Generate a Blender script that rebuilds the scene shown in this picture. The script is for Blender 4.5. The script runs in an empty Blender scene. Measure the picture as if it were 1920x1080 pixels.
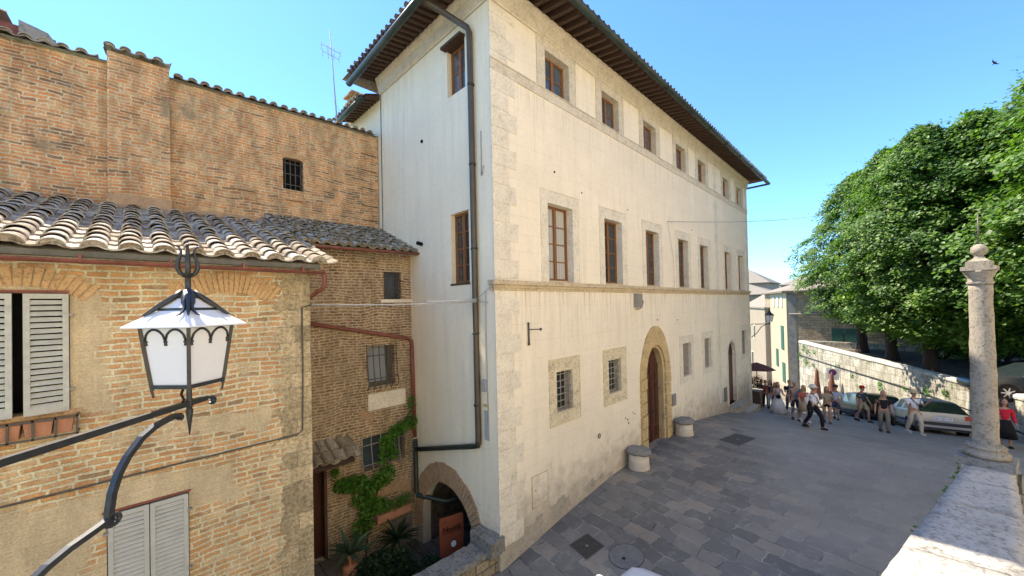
import bpy, bmesh, math, random
from mathutils import Vector, Matrix, noise
from mathutils.geometry import tessellate_polygon
random.seed(7)
sc = bpy.context.scene
C = sc.collection
V = Vector
PI = math.pi
def rad(a): return math.radians(a)
def rnd(a, b): return random.uniform(a, b)

# ------------------------------------------------------------------ mesh builder
class MB:
    def __init__(s): s.v = []; s.f = []; s.sm = []
    def add(s, vs, fs, smooth=False):
        o = len(s.v); s.v += [V(p) for p in vs]
        for f in fs: s.f.append([i + o for i in f]); s.sm.append(smooth)
        return s
    def quad(s, a, b, c, d): return s.add([a, b, c, d], [(0, 1, 2, 3)])
    def box(s, x0, x1, y0, y1, z0, z1):
        vs = [(x, y, z) for x in (x0, x1) for y in (y0, y1) for z in (z0, z1)]
        return s.add(vs, [(0,1,3,2),(4,6,7,5),(0,4,5,1),(2,3,7,6),(0,2,6,4),(1,5,7,3)])
    def obox(s, c, a, b, d):
        c, a, b, d = V(c), V(a), V(b), V(d)
        vs = [c + a*i + b*j + d*k for i in (-1, 1) for j in (-1, 1) for k in (-1, 1)]
        return s.add(vs, [(0,1,3,2),(4,6,7,5),(0,4,5,1),(2,3,7,6),(0,2,6,4),(1,5,7,3)])
    def beam(s, p0, p1, w, h, up=(0,0,1), cap=True):
        p0, p1 = V(p0), V(p1); d = (p1 - p0); L = d.length; d.normalize()
        a = d.cross(V(up))
        if a.length < 1e-4: a = V((1,0,0))
        a.normalize(); b = a.cross(d)
        return s.obox((p0 + p1)/2, d*L/2, a*w/2, b*h/2)
    def tube(s, pts, r, n=8, cap=True, closed=False):
        pts = [V(p) for p in pts]; m = len(pts)
        rs = r if isinstance(r, (list, tuple)) else [r]*m
        o = len(s.v); pa = None
        for i, p in enumerate(pts):
            if closed: d = pts[(i+1) % m] - pts[i-1]
            else: d = (pts[min(i+1, m-1)] - pts[max(i-1, 0)])
            d.normalize()
            if pa is None:
                a = d.cross(V((0,0,1)))
                if a.length < .05: a = d.cross(V((1,0,0)))
            else: a = pa - d*pa.dot(d)
            a.normalize(); pa = a; b = d.cross(a)
            for k in range(n):
                t = 2*PI*k/n; s.v.append(p + (a*math.cos(t) + b*math.sin(t))*rs[i])
        for i in range(m if closed else m-1):
            j = (i+1) % m
            for k in range(n):
                l = (k+1) % n
                s.f.append([o+i*n+k, o+i*n+l, o+j*n+l, o+j*n+k]); s.sm.append(True)
        if cap and not closed:
            s.f.append([o+k for k in range(n)][::-1]); s.sm.append(False)
            s.f.append([o+(m-1)*n+k for k in range(n)]); s.sm.append(False)
        return s
    def lathe(s, prof, c=(0,0,0), n=24, sx=1, sy=1, smooth=True, rot=0):
        c = V(c); o = len(s.v)
        for r, z in prof:
            for k in range(n):
                t = 2*PI*k/n + rot; s.v.append(c + V((r*sx*math.cos(t), r*sy*math.sin(t), z)))
        for i in range(len(prof)-1):
            for k in range(n):
                l = (k+1) % n; s.f.append([o+i*n+k, o+i*n+l, o+(i+1)*n+l, o+(i+1)*n+k]); s.sm.append(smooth)
        s.f.append([o+k for k in range(n)][::-1]); s.sm.append(False)
        e = o+(len(prof)-1)*n
        s.f.append([e+k for k in range(n)]); s.sm.append(False)
        return s
    def ball(s, c, rx, ry=None, rz=None, n=10, m=7):
        ry = ry or rx; rz = rz or rx
        prof = [(math.sin(PI*(i+.02)/(m+.04)), -math.cos(PI*(i+.02)/(m+.04))*rz) for i in range(m+1)]
        return s.lathe(prof, c, n, rx, ry)
    def plate(s, F, outer, holes, n1=0., n_out=None, n_in=None):
        """flat face with holes at height n1; rims dropped to n_out and n_in"""
        polys = [outer] + list(holes)
        flat = [p for q in polys for p in q]
        tris = tessellate_polygon([[V((p[0], p[1], 0)) for p in q] for q in polys])
        s.add([F(p[0], p[1], n1) for p in flat], [tuple(t) for t in tris])
        def rim(q, nb):
            m = len(q)
            s.add([F(p[0], p[1], n1) for p in q] + [F(p[0], p[1], nb) for p in q],
                  [(i, (i+1) % m, m+(i+1) % m, m+i) for i in range(m)])
        if n_out is not None: rim(outer, n_out)
        if n_in is not None:
            for h in holes: rim(h, n_in)
        return s
    def slab(s, F, u0, u1, v0, v1, n0, n1):
        vs = [F(u, v, n) for u in (u0, u1) for v in (v0, v1) for n in (n0, n1)]
        return s.add(vs, [(0,1,3,2),(4,6,7,5),(0,4,5,1),(2,3,7,6),(0,2,6,4),(1,5,7,3)])
    def prism(s, F, poly, n0, n1):
        return s.plate(F, poly, [], n1, n0)
    def build(s, name, mat, parent=None, world=True, base=None, fix=True):
        me = bpy.data.meshes.new(name)
        off = V((0,0,0))
        if parent is not None and world: off = origin_of(parent)
        elif base is not None: off = V(base)
        elif parent is None and world and s.v:
            xs = [p.x for p in s.v]; ys = [p.y for p in s.v]; zs = [p.z for p in s.v]
            off = V(((min(xs)+max(xs))/2, (min(ys)+max(ys))/2, min(zs)))
        me.from_pydata([tuple(p - off) for p in s.v], [], s.f)
        me.polygons.foreach_set('use_smooth', s.sm)
        if fix:
            bm = bmesh.new(); bm.from_mesh(me); bmesh.ops.recalc_face_normals(bm, faces=bm.faces); bm.to_mesh(me); bm.free()
        me.materials.append(mat); me.update()
        o = bpy.data.objects.new(name, me); C.objects.link(o)
        if parent is not None:
            o.parent = parent
        else: o.location = off
        return o
def origin_of(o):
    p = V((0,0,0))
    while o is not None: p = p + o.location; o = o.parent
    return p
def tag(o, label=None, cat=None, group=None, kind=None):
    if label: o['label'] = label
    if cat: o['category'] = cat
    if group: o['group'] = group
    if kind: o['kind'] = kind
    return o
def thing(name, label, cat, loc=(0,0,0), rz=0, group=None):
    o = bpy.data.objects.new(name, None); C.objects.link(o); o.location = loc; o.rotation_euler = (0, 0, rz)
    o.empty_display_size = .2
    return tag(o, label, cat, group)
def dup(o, parent=None):
    c = o.copy(); C.objects.link(c); c.parent = parent
    for ch in list(o.children): dup(ch, c)
    return c

# ------------------------------------------------------------------ materials
class M:
    def __init__(s, name):
        s.m = bpy.data.materials.new(name); s.m.use_nodes = True; s.nt = s.m.node_tree; s.nt.nodes.clear()
        s.out = s.nt.nodes.new('ShaderNodeOutputMaterial')
    def n(s, typ, _o=0, **kw):
        nd = s.nt.nodes.new('ShaderNode' + typ)
        for k, v in kw.items():
            if k[0] == '_': setattr(nd, k[1:], v); continue
            key = int(k[1:]) if k[0] == 'i' and k[1:].isdigit() else k.replace('__', ' ')
            s.set(nd, key, v)
        return nd.outputs[_o] if not isinstance(_o, str) else nd.outputs[_o]
    def set(s, nd, key, v):
        i = nd.inputs[key]
        if isinstance(v, bpy.types.NodeSocket): s.nt.links.new(v, i)
        else: i.default_value = v
    def pos(s): return s.n('NewGeometry')
    def math(s, op, a, b=0., c=0., clamp=False):
        nd = s.nt.nodes.new('ShaderNodeMath'); nd.operation = op; nd.use_clamp = clamp
        s.set(nd, 0, a); s.set(nd, 1, b)
        if op in ('MULTIPLY_ADD', 'WRAP'): s.set(nd, 2, c)
        return nd.outputs[0]
    def xyz(s, vec):
        nd = s.nt.nodes.new('ShaderNodeSeparateXYZ'); s.set(nd, 0, vec); return nd.outputs
    def comb(s, x, y, z=0.): return s.n('CombineXYZ', 0, X=x, Y=y, Z=z)
    def scale(s, vec, sc_):
        nd = s.nt.nodes.new('ShaderNodeVectorMath'); nd.operation = 'MULTIPLY'; s.set(nd, 0, vec); s.set(nd, 1, sc_); return nd.outputs[0]
    def noise(s, vec, sc_=1., det=4., rough=.55, dist=0., out=0):
        nd = s.nt.nodes.new('ShaderNodeTexNoise'); s.set(nd, 'Vector', vec); s.set(nd, 'Scale', sc_); s.set(nd, 'Detail', det)
        s.set(nd, 'Roughness', rough); s.set(nd, 'Distortion', dist); return nd.outputs[out]
    def ramp(s, fac, stops, interp='LINEAR'):
        nd = s.nt.nodes.new('ShaderNodeValToRGB'); s.set(nd, 0, fac); cr = nd.color_ramp; cr.interpolation = interp
        while len(cr.elements) < len(stops): cr.elements.new(.5)
        for e, (p, c) in zip(cr.elements, stops):
            e.position = p; e.color = (c, c, c, 1) if isinstance(c, (int, float)) else (*c, 1)
        return nd.outputs[0]
    def mix(s, fac, a, b, blend='MIX'):
        nd = s.nt.nodes.new('ShaderNodeMix'); nd.data_type = 'RGBA'; nd.blend_type = blend
        s.set(nd, 0, fac)
        for k, v in ((6, a), (7, b)):
            if isinstance(v, tuple) and len(v) == 3: v = (*v, 1)
            s.set(nd, k, v)
        return nd.outputs[2]
    def fin(s, col, rough=.8, bump=None, bs=.3, bd=.02, metal=0., spec=.3, trans=None, nor=None):
        b = s.nt.nodes.new('ShaderNodeBsdfPrincipled')
        if isinstance(col, tuple) and len(col) == 3: col = (*col, 1)
        s.set(b, 'Base Color', col); s.set(b, 'Roughness', rough); s.set(b, 'Metallic', metal); s.set(b, 'Specular IOR Level', spec)
        if bump is not None:
            nb = s.nt.nodes.new('ShaderNodeBump'); s.set(nb, 'Height', bump); s.set(nb, 'Strength', bs); s.set(nb, 'Distance', bd)
            s.nt.links.new(nb.outputs[0], b.inputs['Normal'])
        s.nt.links.new(b.outputs[0], s.out.inputs[0])
        return s.m
def rgb(h):  # sRGB hex string to linear
    c = [int(h[i:i+2], 16)/255 for i in (0, 2, 4)]
    return tuple(x/12.92 if x < .04045 else ((x+.055)/1.055)**2.4 for x in c)

def m_simple(name, col, rough=.6, metal=0., var=.25, sc_=6., spec=.3, bs=.15):
    m = M(name); p = m.n('TexCoord', 3)
    f = m.noise(p, sc_, 5, .6)
    g = m.noise(p, sc_*7, 3, .6)
    k = m.math('MULTIPLY_ADD', f, .7, m.math('MULTIPLY', g, .3))
    c = m.ramp(k, [(.3, tuple(x*(1-var) for x in col)), (.7, tuple(min(1, x*(1+var*.7)) for x in col))])
    return m.fin(c, rough, k, bs, .004, metal, spec)

def m_brick(name, cols, mortar, row=.085, wid=.3, mort=.014, patch=(.55, .62, (.5, .4, .24)), wob=.02, dirt=.25, soft=.25, stone=None, zones=()):
    m = M(name); g = m.pos(); x, y, z = m.xyz(g)
    u = m.math('ADD', x, y)
    P = m.comb(u, z, 0.)
    n1 = m.noise(P, 1.1, 2, .5, 0, 1); n2 = m.noise(P, 9., 3, .6, 0, 1)
    a = m.xyz(n1); b = m.xyz(n2)
    uu = m.math('ADD', m.math('ADD', u, m.math('MULTIPLY', m.math('SUBTRACT', a[0], .5), wob*6)), m.math('MULTIPLY', m.math('SUBTRACT', b[0], .5), wob*2.4))
    vv = m.math('ADD', m.math('ADD', z, m.math('MULTIPLY', m.math('SUBTRACT', a[1], .5), wob*7)), m.math('MULTIPLY', m.math('SUBTRACT', b[1], .5), wob*1.6))
    nd = m.nt.nodes.new('ShaderNodeTexBrick'); nd.offset = .5; nd.squash = .7; nd.squash_frequency = 3
    m.set(nd, 'Vector', m.comb(uu, vv)); m.set(nd, 'Color1', (0,0,0,1)); m.set(nd, 'Color2', (1,1,1,1)); m.set(nd, 'Mortar', (.5,.5,.5,1))
    m.set(nd, 'Scale', 1.); m.set(nd, 'Mortar Size', mort); m.set(nd, 'Mortar Smooth', soft); m.set(nd, 'Bias', 0.); m.set(nd, 'Brick Width', wid); m.set(nd, 'Row Height', row)
    br, fac = nd.outputs[0], nd.outputs[1]
    big = m.noise(P, .45, 3, .6); mid = m.noise(P, 3.2, 5, .65); fine = m.noise(P, 38., 4, .7)
    k = m.math('ADD', m.math('MULTIPLY', br, .8), m.math('MULTIPLY', mid, .35))
    k = m.math('ADD', k, m.math('MULTIPLY', m.math('SUBTRACT', big, .55), .8))
    st = [(i/(len(cols)-1)*.8+.1, c) for i, c in enumerate(cols)]
    bc = m.ramp(k, st)
    # some mortar is smeared over the bricks
    sm = m.ramp(m.math('ADD', m.noise(P, 5.5, 5, .7), m.math('MULTIPLY', m.math('SUBTRACT', big, .5), .35)), [(.5, 0.), (.72, .75)])
    fac2 = m.math('MAXIMUM', fac, sm)
    mc = m.mix(fine, tuple(c*.72 for c in mortar), tuple(min(1, c*1.15) for c in mortar))
    c = m.mix(fac2, bc, mc)
    pf = m.ramp(m.math('ADD', m.math('MULTIPLY', m.noise(P, .7, 5, .62), .8), m.math('MULTIPLY', mid, .2)), [(patch[0], 0.), (patch[1], 1.)])
    pc = m.mix(mid, tuple(q*.75 for q in patch[2]), patch[2])
    for (u0, u1, v0, v1, amp, thr) in zones:
        dd = m.math('MINIMUM', m.math('MINIMUM', m.math('SUBTRACT', u, u0), m.math('SUBTRACT', u1, u)), m.math('MINIMUM', m.math('SUBTRACT', z, v0), m.math('SUBTRACT', v1, z)))
        dd = m.math('ADD', dd, m.math('MULTIPLY', m.math('SUBTRACT', m.noise(P, 1.3, 6, .68), .5), amp))
        pf = m.math('MAXIMUM', pf, m.ramp(dd, [(thr, 0.), (thr+.09, .96)]))
    c = m.mix(pf, c, pc)
    if stone is not None:   # quoin-like stone area for u above a value
        sf = m.math('MULTIPLY', m.math('GREATER_THAN', m.math('ADD', u, m.math('MULTIPLY', m.math('SUBTRACT', mid, .5), 1.1)), stone[0]), m.math('LESS_THAN', u, stone[1]))
        s2 = m.nt.nodes.new('ShaderNodeTexBrick'); s2.offset = .5
        m.set(s2, 'Vector', m.comb(uu, vv)); m.set(s2, 'Color1', (*[q*.62 for q in stone[2]], 1)); m.set(s2, 'Color2', (*stone[2], 1)); m.set(s2, 'Mortar', (*[q*.5 for q in mortar], 1))
        m.set(s2, 'Scale', 1.); m.set(s2, 'Mortar Size', .008); m.set(s2, 'Brick Width', .5); m.set(s2, 'Row Height', .27); m.set(s2, 'Mortar Smooth', .3)
        pit = m.ramp(m.noise(P, 16., 5, .75), [(.38, .55), (.55, 1.)])
        c = m.mix(sf, c, m.mix(1., s2.outputs[0], pit, 'MULTIPLY'))
    dk = m.ramp(m.noise(m.comb(m.math('MULTIPLY', u, 2.2), m.math('MULTIPLY', z, .8)), 1.4, 6, .7), [(.38, 1-dirt), (.6, 1.)])
    c = m.mix(1., c, dk, 'MULTIPLY')
    c = m.mix(1., c, m.ramp(fine, [(.25, .72), (.7, 1.12)]), 'MULTIPLY')
    h = m.math('ADD', m.math('MULTIPLY', m.math('SUBTRACT', 1., fac2), m.math('SUBTRACT', 1., m.math('MULTIPLY', pf, .8))), m.math('ADD', m.math('MULTIPLY', fine, .5), m.math('MULTIPLY', mid, .7)))
    return m.fin(c, .92, h, .9, .025, 0, .15)

def m_plaster(name, base, stain, joints=True, streak=.5, low=-5.6, grey=.0):
    m = M(name); g = m.pos(); x, y, z = m.xyz(g); u = m.math('ADD', x, y); P = m.comb(u, z)
    big = m.noise(P, .55, 5, .6); mid = m.noise(P, 3., 5, .65); fine = m.noise(P, 45., 4, .65)
    st = m.noise(m.comb(m.math('MULTIPLY', u, 3.2), m.math('MULTIPLY', z, .22)), 1.3, 5, .65)
    c = m.ramp(big, [(.3, tuple(q*.9 for q in base)), (.65, base)])
    sf = m.math('MULTIPLY', m.ramp(st, [(.47, 0.), (.72, 1.)]), m.ramp(m.math('ADD', m.math('MULTIPLY', big, .7), m.math('MULTIPLY', mid, .3)), [(.38, .15), (.62, 1.)]))
    c = m.mix(m.math('MULTIPLY', sf, streak), c, stain)
    if joints:   # rain streaks below the string course and the sill band
        s3 = m.noise(m.comb(m.math('MULTIPLY', u, 5.5), m.math('MULTIPLY', z, .12)), 1.6, 4, .7)
        for z0, ln, am in ((.36, 1.7, .75), (5.15, 1.1, .5)):
            dz = m.math('DIVIDE', m.math('SUBTRACT', z0, z), ln)
            sb = m.math('MULTIPLY', m.ramp(dz, [(0., 0.), (.02, 1.), (.45, .45), (1., 0.)]), m.ramp(s3, [(.48, 0.), (.66, am)]))
            c = m.mix(m.math('MULTIPLY', sb, m.math('GREATER_THAN', dz, 0.)), c, tuple(q*.78 for q in stain))
    # dampness at the foot
    ht = m.math('SUBTRACT', z, low)
    lf = m.ramp(m.math('SUBTRACT', m.math('MULTIPLY', ht, .55), m.math('MULTIPLY', m.math('SUBTRACT', mid, .5), 1.2)), [(0., .75), (.75, 0.)])
    c = m.mix(lf, c, tuple(q*.62 for q in stain))
    h = m.math('ADD', m.math('MULTIPLY', mid, .5), m.math('MULTIPLY', fine, .25))
    if joints:
        wb = m.xyz(m.noise(P, 2., 2, .5, 0, 1))
        nd = m.nt.nodes.new('ShaderNodeTexBrick'); nd.offset = .5
        m.set(nd, 'Vector', m.comb(m.math('ADD', u, m.math('MULTIPLY', wb[0], .02)), m.math('ADD', z, m.math('MULTIPLY', wb[1], .02))))
        m.set(nd, 'Color1', (.965,.965,.965,1)); m.set(nd, 'Color2', (1,1,1,1)); m.set(nd, 'Mortar', (.84,.81,.76,1)); m.set(nd, 'Scale', 1.)
        m.set(nd, 'Mortar Size', .006); m.set(nd, 'Mortar Smooth', .5); m.set(nd, 'Brick Width', .98); m.set(nd, 'Row Height', .415)
        vis = m.ramp(mid, [(.35, .35), (.6, 1.)])
        c = m.mix(vis, c, m.mix(1., c, nd.outputs[0], 'MULTIPLY'))
        h = m.math('SUBTRACT', h, m.math('MULTIPLY', nd.outputs[1], .5))
    c = m.mix(1., c, m.ramp(m.noise(P, 9., 6, .7), [(.3, .92), (.5, 1.)]), 'MULTIPLY')
    return m.fin(c, .9, h, .4, .01, 0, .15)

def m_stone(name, base, dark, sc_=1., bs=.6, blocks=None, moss=0., pitk=.5):
    m = M(name); g = m.pos(); x, y, z = m.xyz(g); P = g
    a = m.noise(P, 2.2*sc_, 6, .68); b = m.noise(P, 15*sc_, 5, .72); f = m.noise(P, 60*sc_, 3, .6)
    k = m.math('ADD', m.math('MULTIPLY', a, .5), m.math('MULTIPLY', b, .5))
    c = m.ramp(k, [(.34, dark), (.5, base), (.68, tuple(min(1, q*1.18) for q in base))])
    pit = m.ramp(b, [(.33, pitk), (.46, 1.)])
    c = m.mix(.8, c, m.mix(1., c, pit, 'MULTIPLY'))
    h = m.math('ADD', m.math('MULTIPLY', b, 1.), m.math('MULTIPLY', f, .3))
    if blocks:
        u = m.math('ADD', m.math('MULTIPLY', x, blocks[2]), m.math('MULTIPLY', y, blocks[3])); wb = m.xyz(m.noise(P, 1.5, 3, .5, 0, 1))
        nd = m.nt.nodes.new('ShaderNodeTexBrick'); nd.offset = .5
        m.set(nd, 'Vector', m.comb(m.math('ADD', u, m.math('MULTIPLY', wb[0], .12)), m.math('ADD', z, m.math('MULTIPLY', wb[1], .12))))
        m.set(nd, 'Color1', (.72,.7,.66,1)); m.set(nd, 'Color2', (1.,1.,1.,1)); m.set(nd, 'Mortar', (.33,.3,.25,1)); m.set(nd, 'Scale', 1.)
        m.set(nd, 'Mortar Size', .012); m.set(nd, 'Mortar Smooth', .4); m.set(nd, 'Brick Width', blocks[0]); m.set(nd, 'Row Height', blocks[1])
        c = m.mix(1., c, nd.outputs[0], 'MULTIPLY'); h = m.math('SUBTRACT', h, m.math('MULTIPLY', nd.outputs[1], 1.5))
    if moss:
        mf = m.ramp(m.noise(P, 1.1, 6, .75), [(.56, 0.), (.66, moss)])
        c = m.mix(mf, c, (.1, .13, .03))
        st = m.ramp(m.noise(m.comb(m.math('MULTIPLY', m.math('ADD', x, y), 2.5), m.math('MULTIPLY', z, .4)), 1.6, 5, .7), [(.4, .5), (.58, 1.)])
        c = m.mix(.8, c, m.mix(1., c, st, 'MULTIPLY'))
    return m.fin(c, .9, h, bs, .012, 0, .2)

def m_tile(name, mossx=None, dark=1.):
    m = M(name); g = m.pos(); x, y, z = m.xyz(g)
    isl = m.n('NewGeometry', 'Random Per Island')
    a = m.noise(g, 6., 5, .7); b = m.noise(g, 30., 4, .7)
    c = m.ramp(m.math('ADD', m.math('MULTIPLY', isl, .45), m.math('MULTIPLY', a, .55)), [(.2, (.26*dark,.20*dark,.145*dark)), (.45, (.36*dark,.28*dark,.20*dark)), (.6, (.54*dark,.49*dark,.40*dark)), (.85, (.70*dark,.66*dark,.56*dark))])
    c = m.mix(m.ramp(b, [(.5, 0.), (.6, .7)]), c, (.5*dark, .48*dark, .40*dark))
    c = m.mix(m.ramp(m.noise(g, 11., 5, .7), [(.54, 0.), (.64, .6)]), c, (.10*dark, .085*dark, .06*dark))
    if mossx is not None:
        mf = m.math('MULTIPLY', m.ramp(m.math('ADD', m.math('MULTIPLY', m.math('SUBTRACT', x, mossx), .6), a), [(.5, 0.), (.9, 1.)]), m.ramp(b, [(.42, 0.), (.58, .7)]))
        c = m.mix(mf, c, (.17, .14, .05))
    else:
        c = m.mix(m.ramp(m.noise(g, 4., 6, .8), [(.6, 0.), (.68, .7)]), c, (.3, .24, .06))
    return m.fin(c, .92, m.math('ADD', a, b), .6, .015, 0, .15)

def m_leaf(name, c0, c1, c2, tr=.35, sheen=.35):
    m = M(name); g = m.pos(); isl = m.n('NewGeometry', 'Random Per Island')
    k = m.math('ADD', m.math('MULTIPLY', isl, .38), m.math('MULTIPLY', m.noise(g, .75, 5, .7), .68))
    c = m.ramp(k, [(.2, c0), (.55, c1), (.85, c2)])
    b = m.nt.nodes.new('ShaderNodeBsdfPrincipled'); m.set(b, 'Base Color', c); m.set(b, 'Roughness', .52); m.set(b, 'Specular IOR Level', sheen*.7)
    t = m.nt.nodes.new('ShaderNodeBsdfTranslucent'); m.set(t, 'Color', m.mix(1., c, (1.5, 1.7, .6), 'MULTIPLY'))
    mx = m.nt.nodes.new('ShaderNodeMixShader'); m.set(mx, 0, tr)
    m.nt.links.new(b.outputs[0], mx.inputs[1]); m.nt.links.new(t.outputs[0], mx.inputs[2]); m.nt.links.new(mx.outputs[0], m.out.inputs[0])
    return m.m

def m_paving():
    m = M('stone_paving'); g = m.pos(); x, y, z = m.xyz(g)
    P = m.comb(x, y)
    w1 = m.xyz(m.noise(P, .8, 3, .55, 0, 1)); w2 = m.xyz(m.noise(P, 5., 3, .6, 0, 1))
    # courses run across the street, turned a little
    uu = m.math('ADD', m.math('MULTIPLY', x, .17), y); vv = m.math('SUBTRACT', x, m.math('MULTIPLY', y, .17))
    uu = m.math('ADD', m.math('ADD', uu, m.math('MULTIPLY', w1[0], .5)), m.math('MULTIPLY', w2[0], .07))
    vv = m.math('ADD', m.math('ADD', vv, m.math('MULTIPLY', w1[1], .35)), m.math('MULTIPLY', w2[1], .05))
    nd = m.nt.nodes.new('ShaderNodeTexBrick'); nd.offset = .42; nd.offset_frequency = 2; nd.squash = .72; nd.squash_frequency = 3
    m.set(nd, 'Vector', m.comb(uu, vv)); m.set(nd, 'Color1', (0,0,0,1)); m.set(nd, 'Color2', (1,1,1,1)); m.set(nd, 'Mortar', (.5,.5,.5,1))
    m.set(nd, 'Scale', 1.); m.set(nd, 'Mortar Size', .011); m.set(nd, 'Mortar Smooth', .3); m.set(nd, 'Brick Width', .72); m.set(nd, 'Row Height', .37)
    br, fac = nd.outputs[0], nd.outputs[1]
    n1 = m.noise(P, 1.6, 4, .6); n2 = m.noise(P, 11, 6, .72); n3 = m.noise(P, 60, 4, .7)
    k = m.math('ADD', m.math('MULTIPLY', br, .85), m.math('MULTIPLY', m.math('SUBTRACT', n2, .5), .5))
    c = m.ramp(k, [(.0, (.145,.138,.12)), (.25, (.185,.175,.152)), (.5, (.22,.207,.175)), (.72, (.265,.24,.195)), (.86, (.34,.285,.205)), (1., (.21,.20,.175))])
    c = m.mix(m.ramp(n1, [(.4, 0.), (.75, .5)]), c, (.15, .145, .13))
    c = m.mix(m.math('MULTIPLY', fac, .85), c, m.mix(m.ramp(m.noise(P, 2.3, 3, .6), [(.42, 0.), (.58, 1.)]), (.05,.046,.038), (.40,.375,.32)))
    c = m.mix(m.ramp(m.noise(P, 7., 6, .8), [(.60, 0.), (.70, .6)]), c, (.06,.058,.052))
    # worn smooth surface on the far right
    s = m.math('ADD', m.math('MULTIPLY', m.math('SUBTRACT', x, 12.5), .14), m.math('MULTIPLY', m.math('SUBTRACT', 3.3, y), .42))
    s = m.math('ADD', s, m.math('MULTIPLY', m.math('SUBTRACT', n1, .5), .9))
    s = m.math('MULTIPLY', m.ramp(s, [(0., 0.), (.55, .66)]), m.ramp(m.math('SUBTRACT', x, 9.), [(0., 0.), (1., 1.)]))
    ac = m.mix(n2, (.205,.198,.172), (.29,.27,.23))
    c = m.mix(s, c, ac)
    # worn streaks and stains
    c = m.mix(m.ramp(m.noise(P, 3.4, 6, .75), [(.53, 0.), (.66, .5)]), c, (.30, .285, .245))
    c = m.mix(1., c, m.ramp(m.noise(P, .35, 4, .6), [(.3, .8), (.7, 1.15)]), 'MULTIPLY')
    c = m.mix(1., c, m.ramp(n3, [(.25, .72), (.7, 1.2)]), 'MULTIPLY')
    h = m.math('ADD', m.math('MULTIPLY', m.math('SUBTRACT', 1., fac), m.math('SUBTRACT', 1.2, s)), m.math('ADD', m.math('MULTIPLY', n2, .8), m.math('MULTIPLY', br, .4)))
    r = m.ramp(n2, [(.3, .5), (.7, .8)])
    return m.fin(c, r, h, .55, .02, 0, .35)

def m_glass(name, col=(.02,.025,.03), rough=.06):
    m = M(name); g = m.pos(); f = m.noise(g, 2.5, 2, .5)
    return m.fin(m.mix(f, col, tuple(q*1.8 for q in col)), rough, f, .02, .02, 0, .8)
def m_curtain():
    m = M('curtain_glass'); g = m.pos(); x, y, z = m.xyz(g)
    w = m.nt.nodes.new('ShaderNodeTexWave'); m.set(w, 'Vector', m.comb(x, 0., 0.)); m.set(w, 'Scale', 3.5); m.set(w, 'Distortion', 3.)
    return m.fin(m.mix(w.outputs[1], (.40,.39,.35), (.52,.50,.45)), .25, None, spec=.6)
def m_wood(name, col, rough=.5, ax='z'):
    m = M(name); p = m.n('TexCoord', 3); v = {'z': (14., 14., 1.2), 'x': (1.2, 14., 14.)}[ax]
    f = m.noise(m.scale(p, v), 2., 6, .65, 1.)
    return m.fin(m.ramp(f, [(.25, tuple(q*.5 for q in col)), (.55, col), (.8, tuple(q*1.3 for q in col))]), rough, f, .35, .006, 0, .3)

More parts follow.
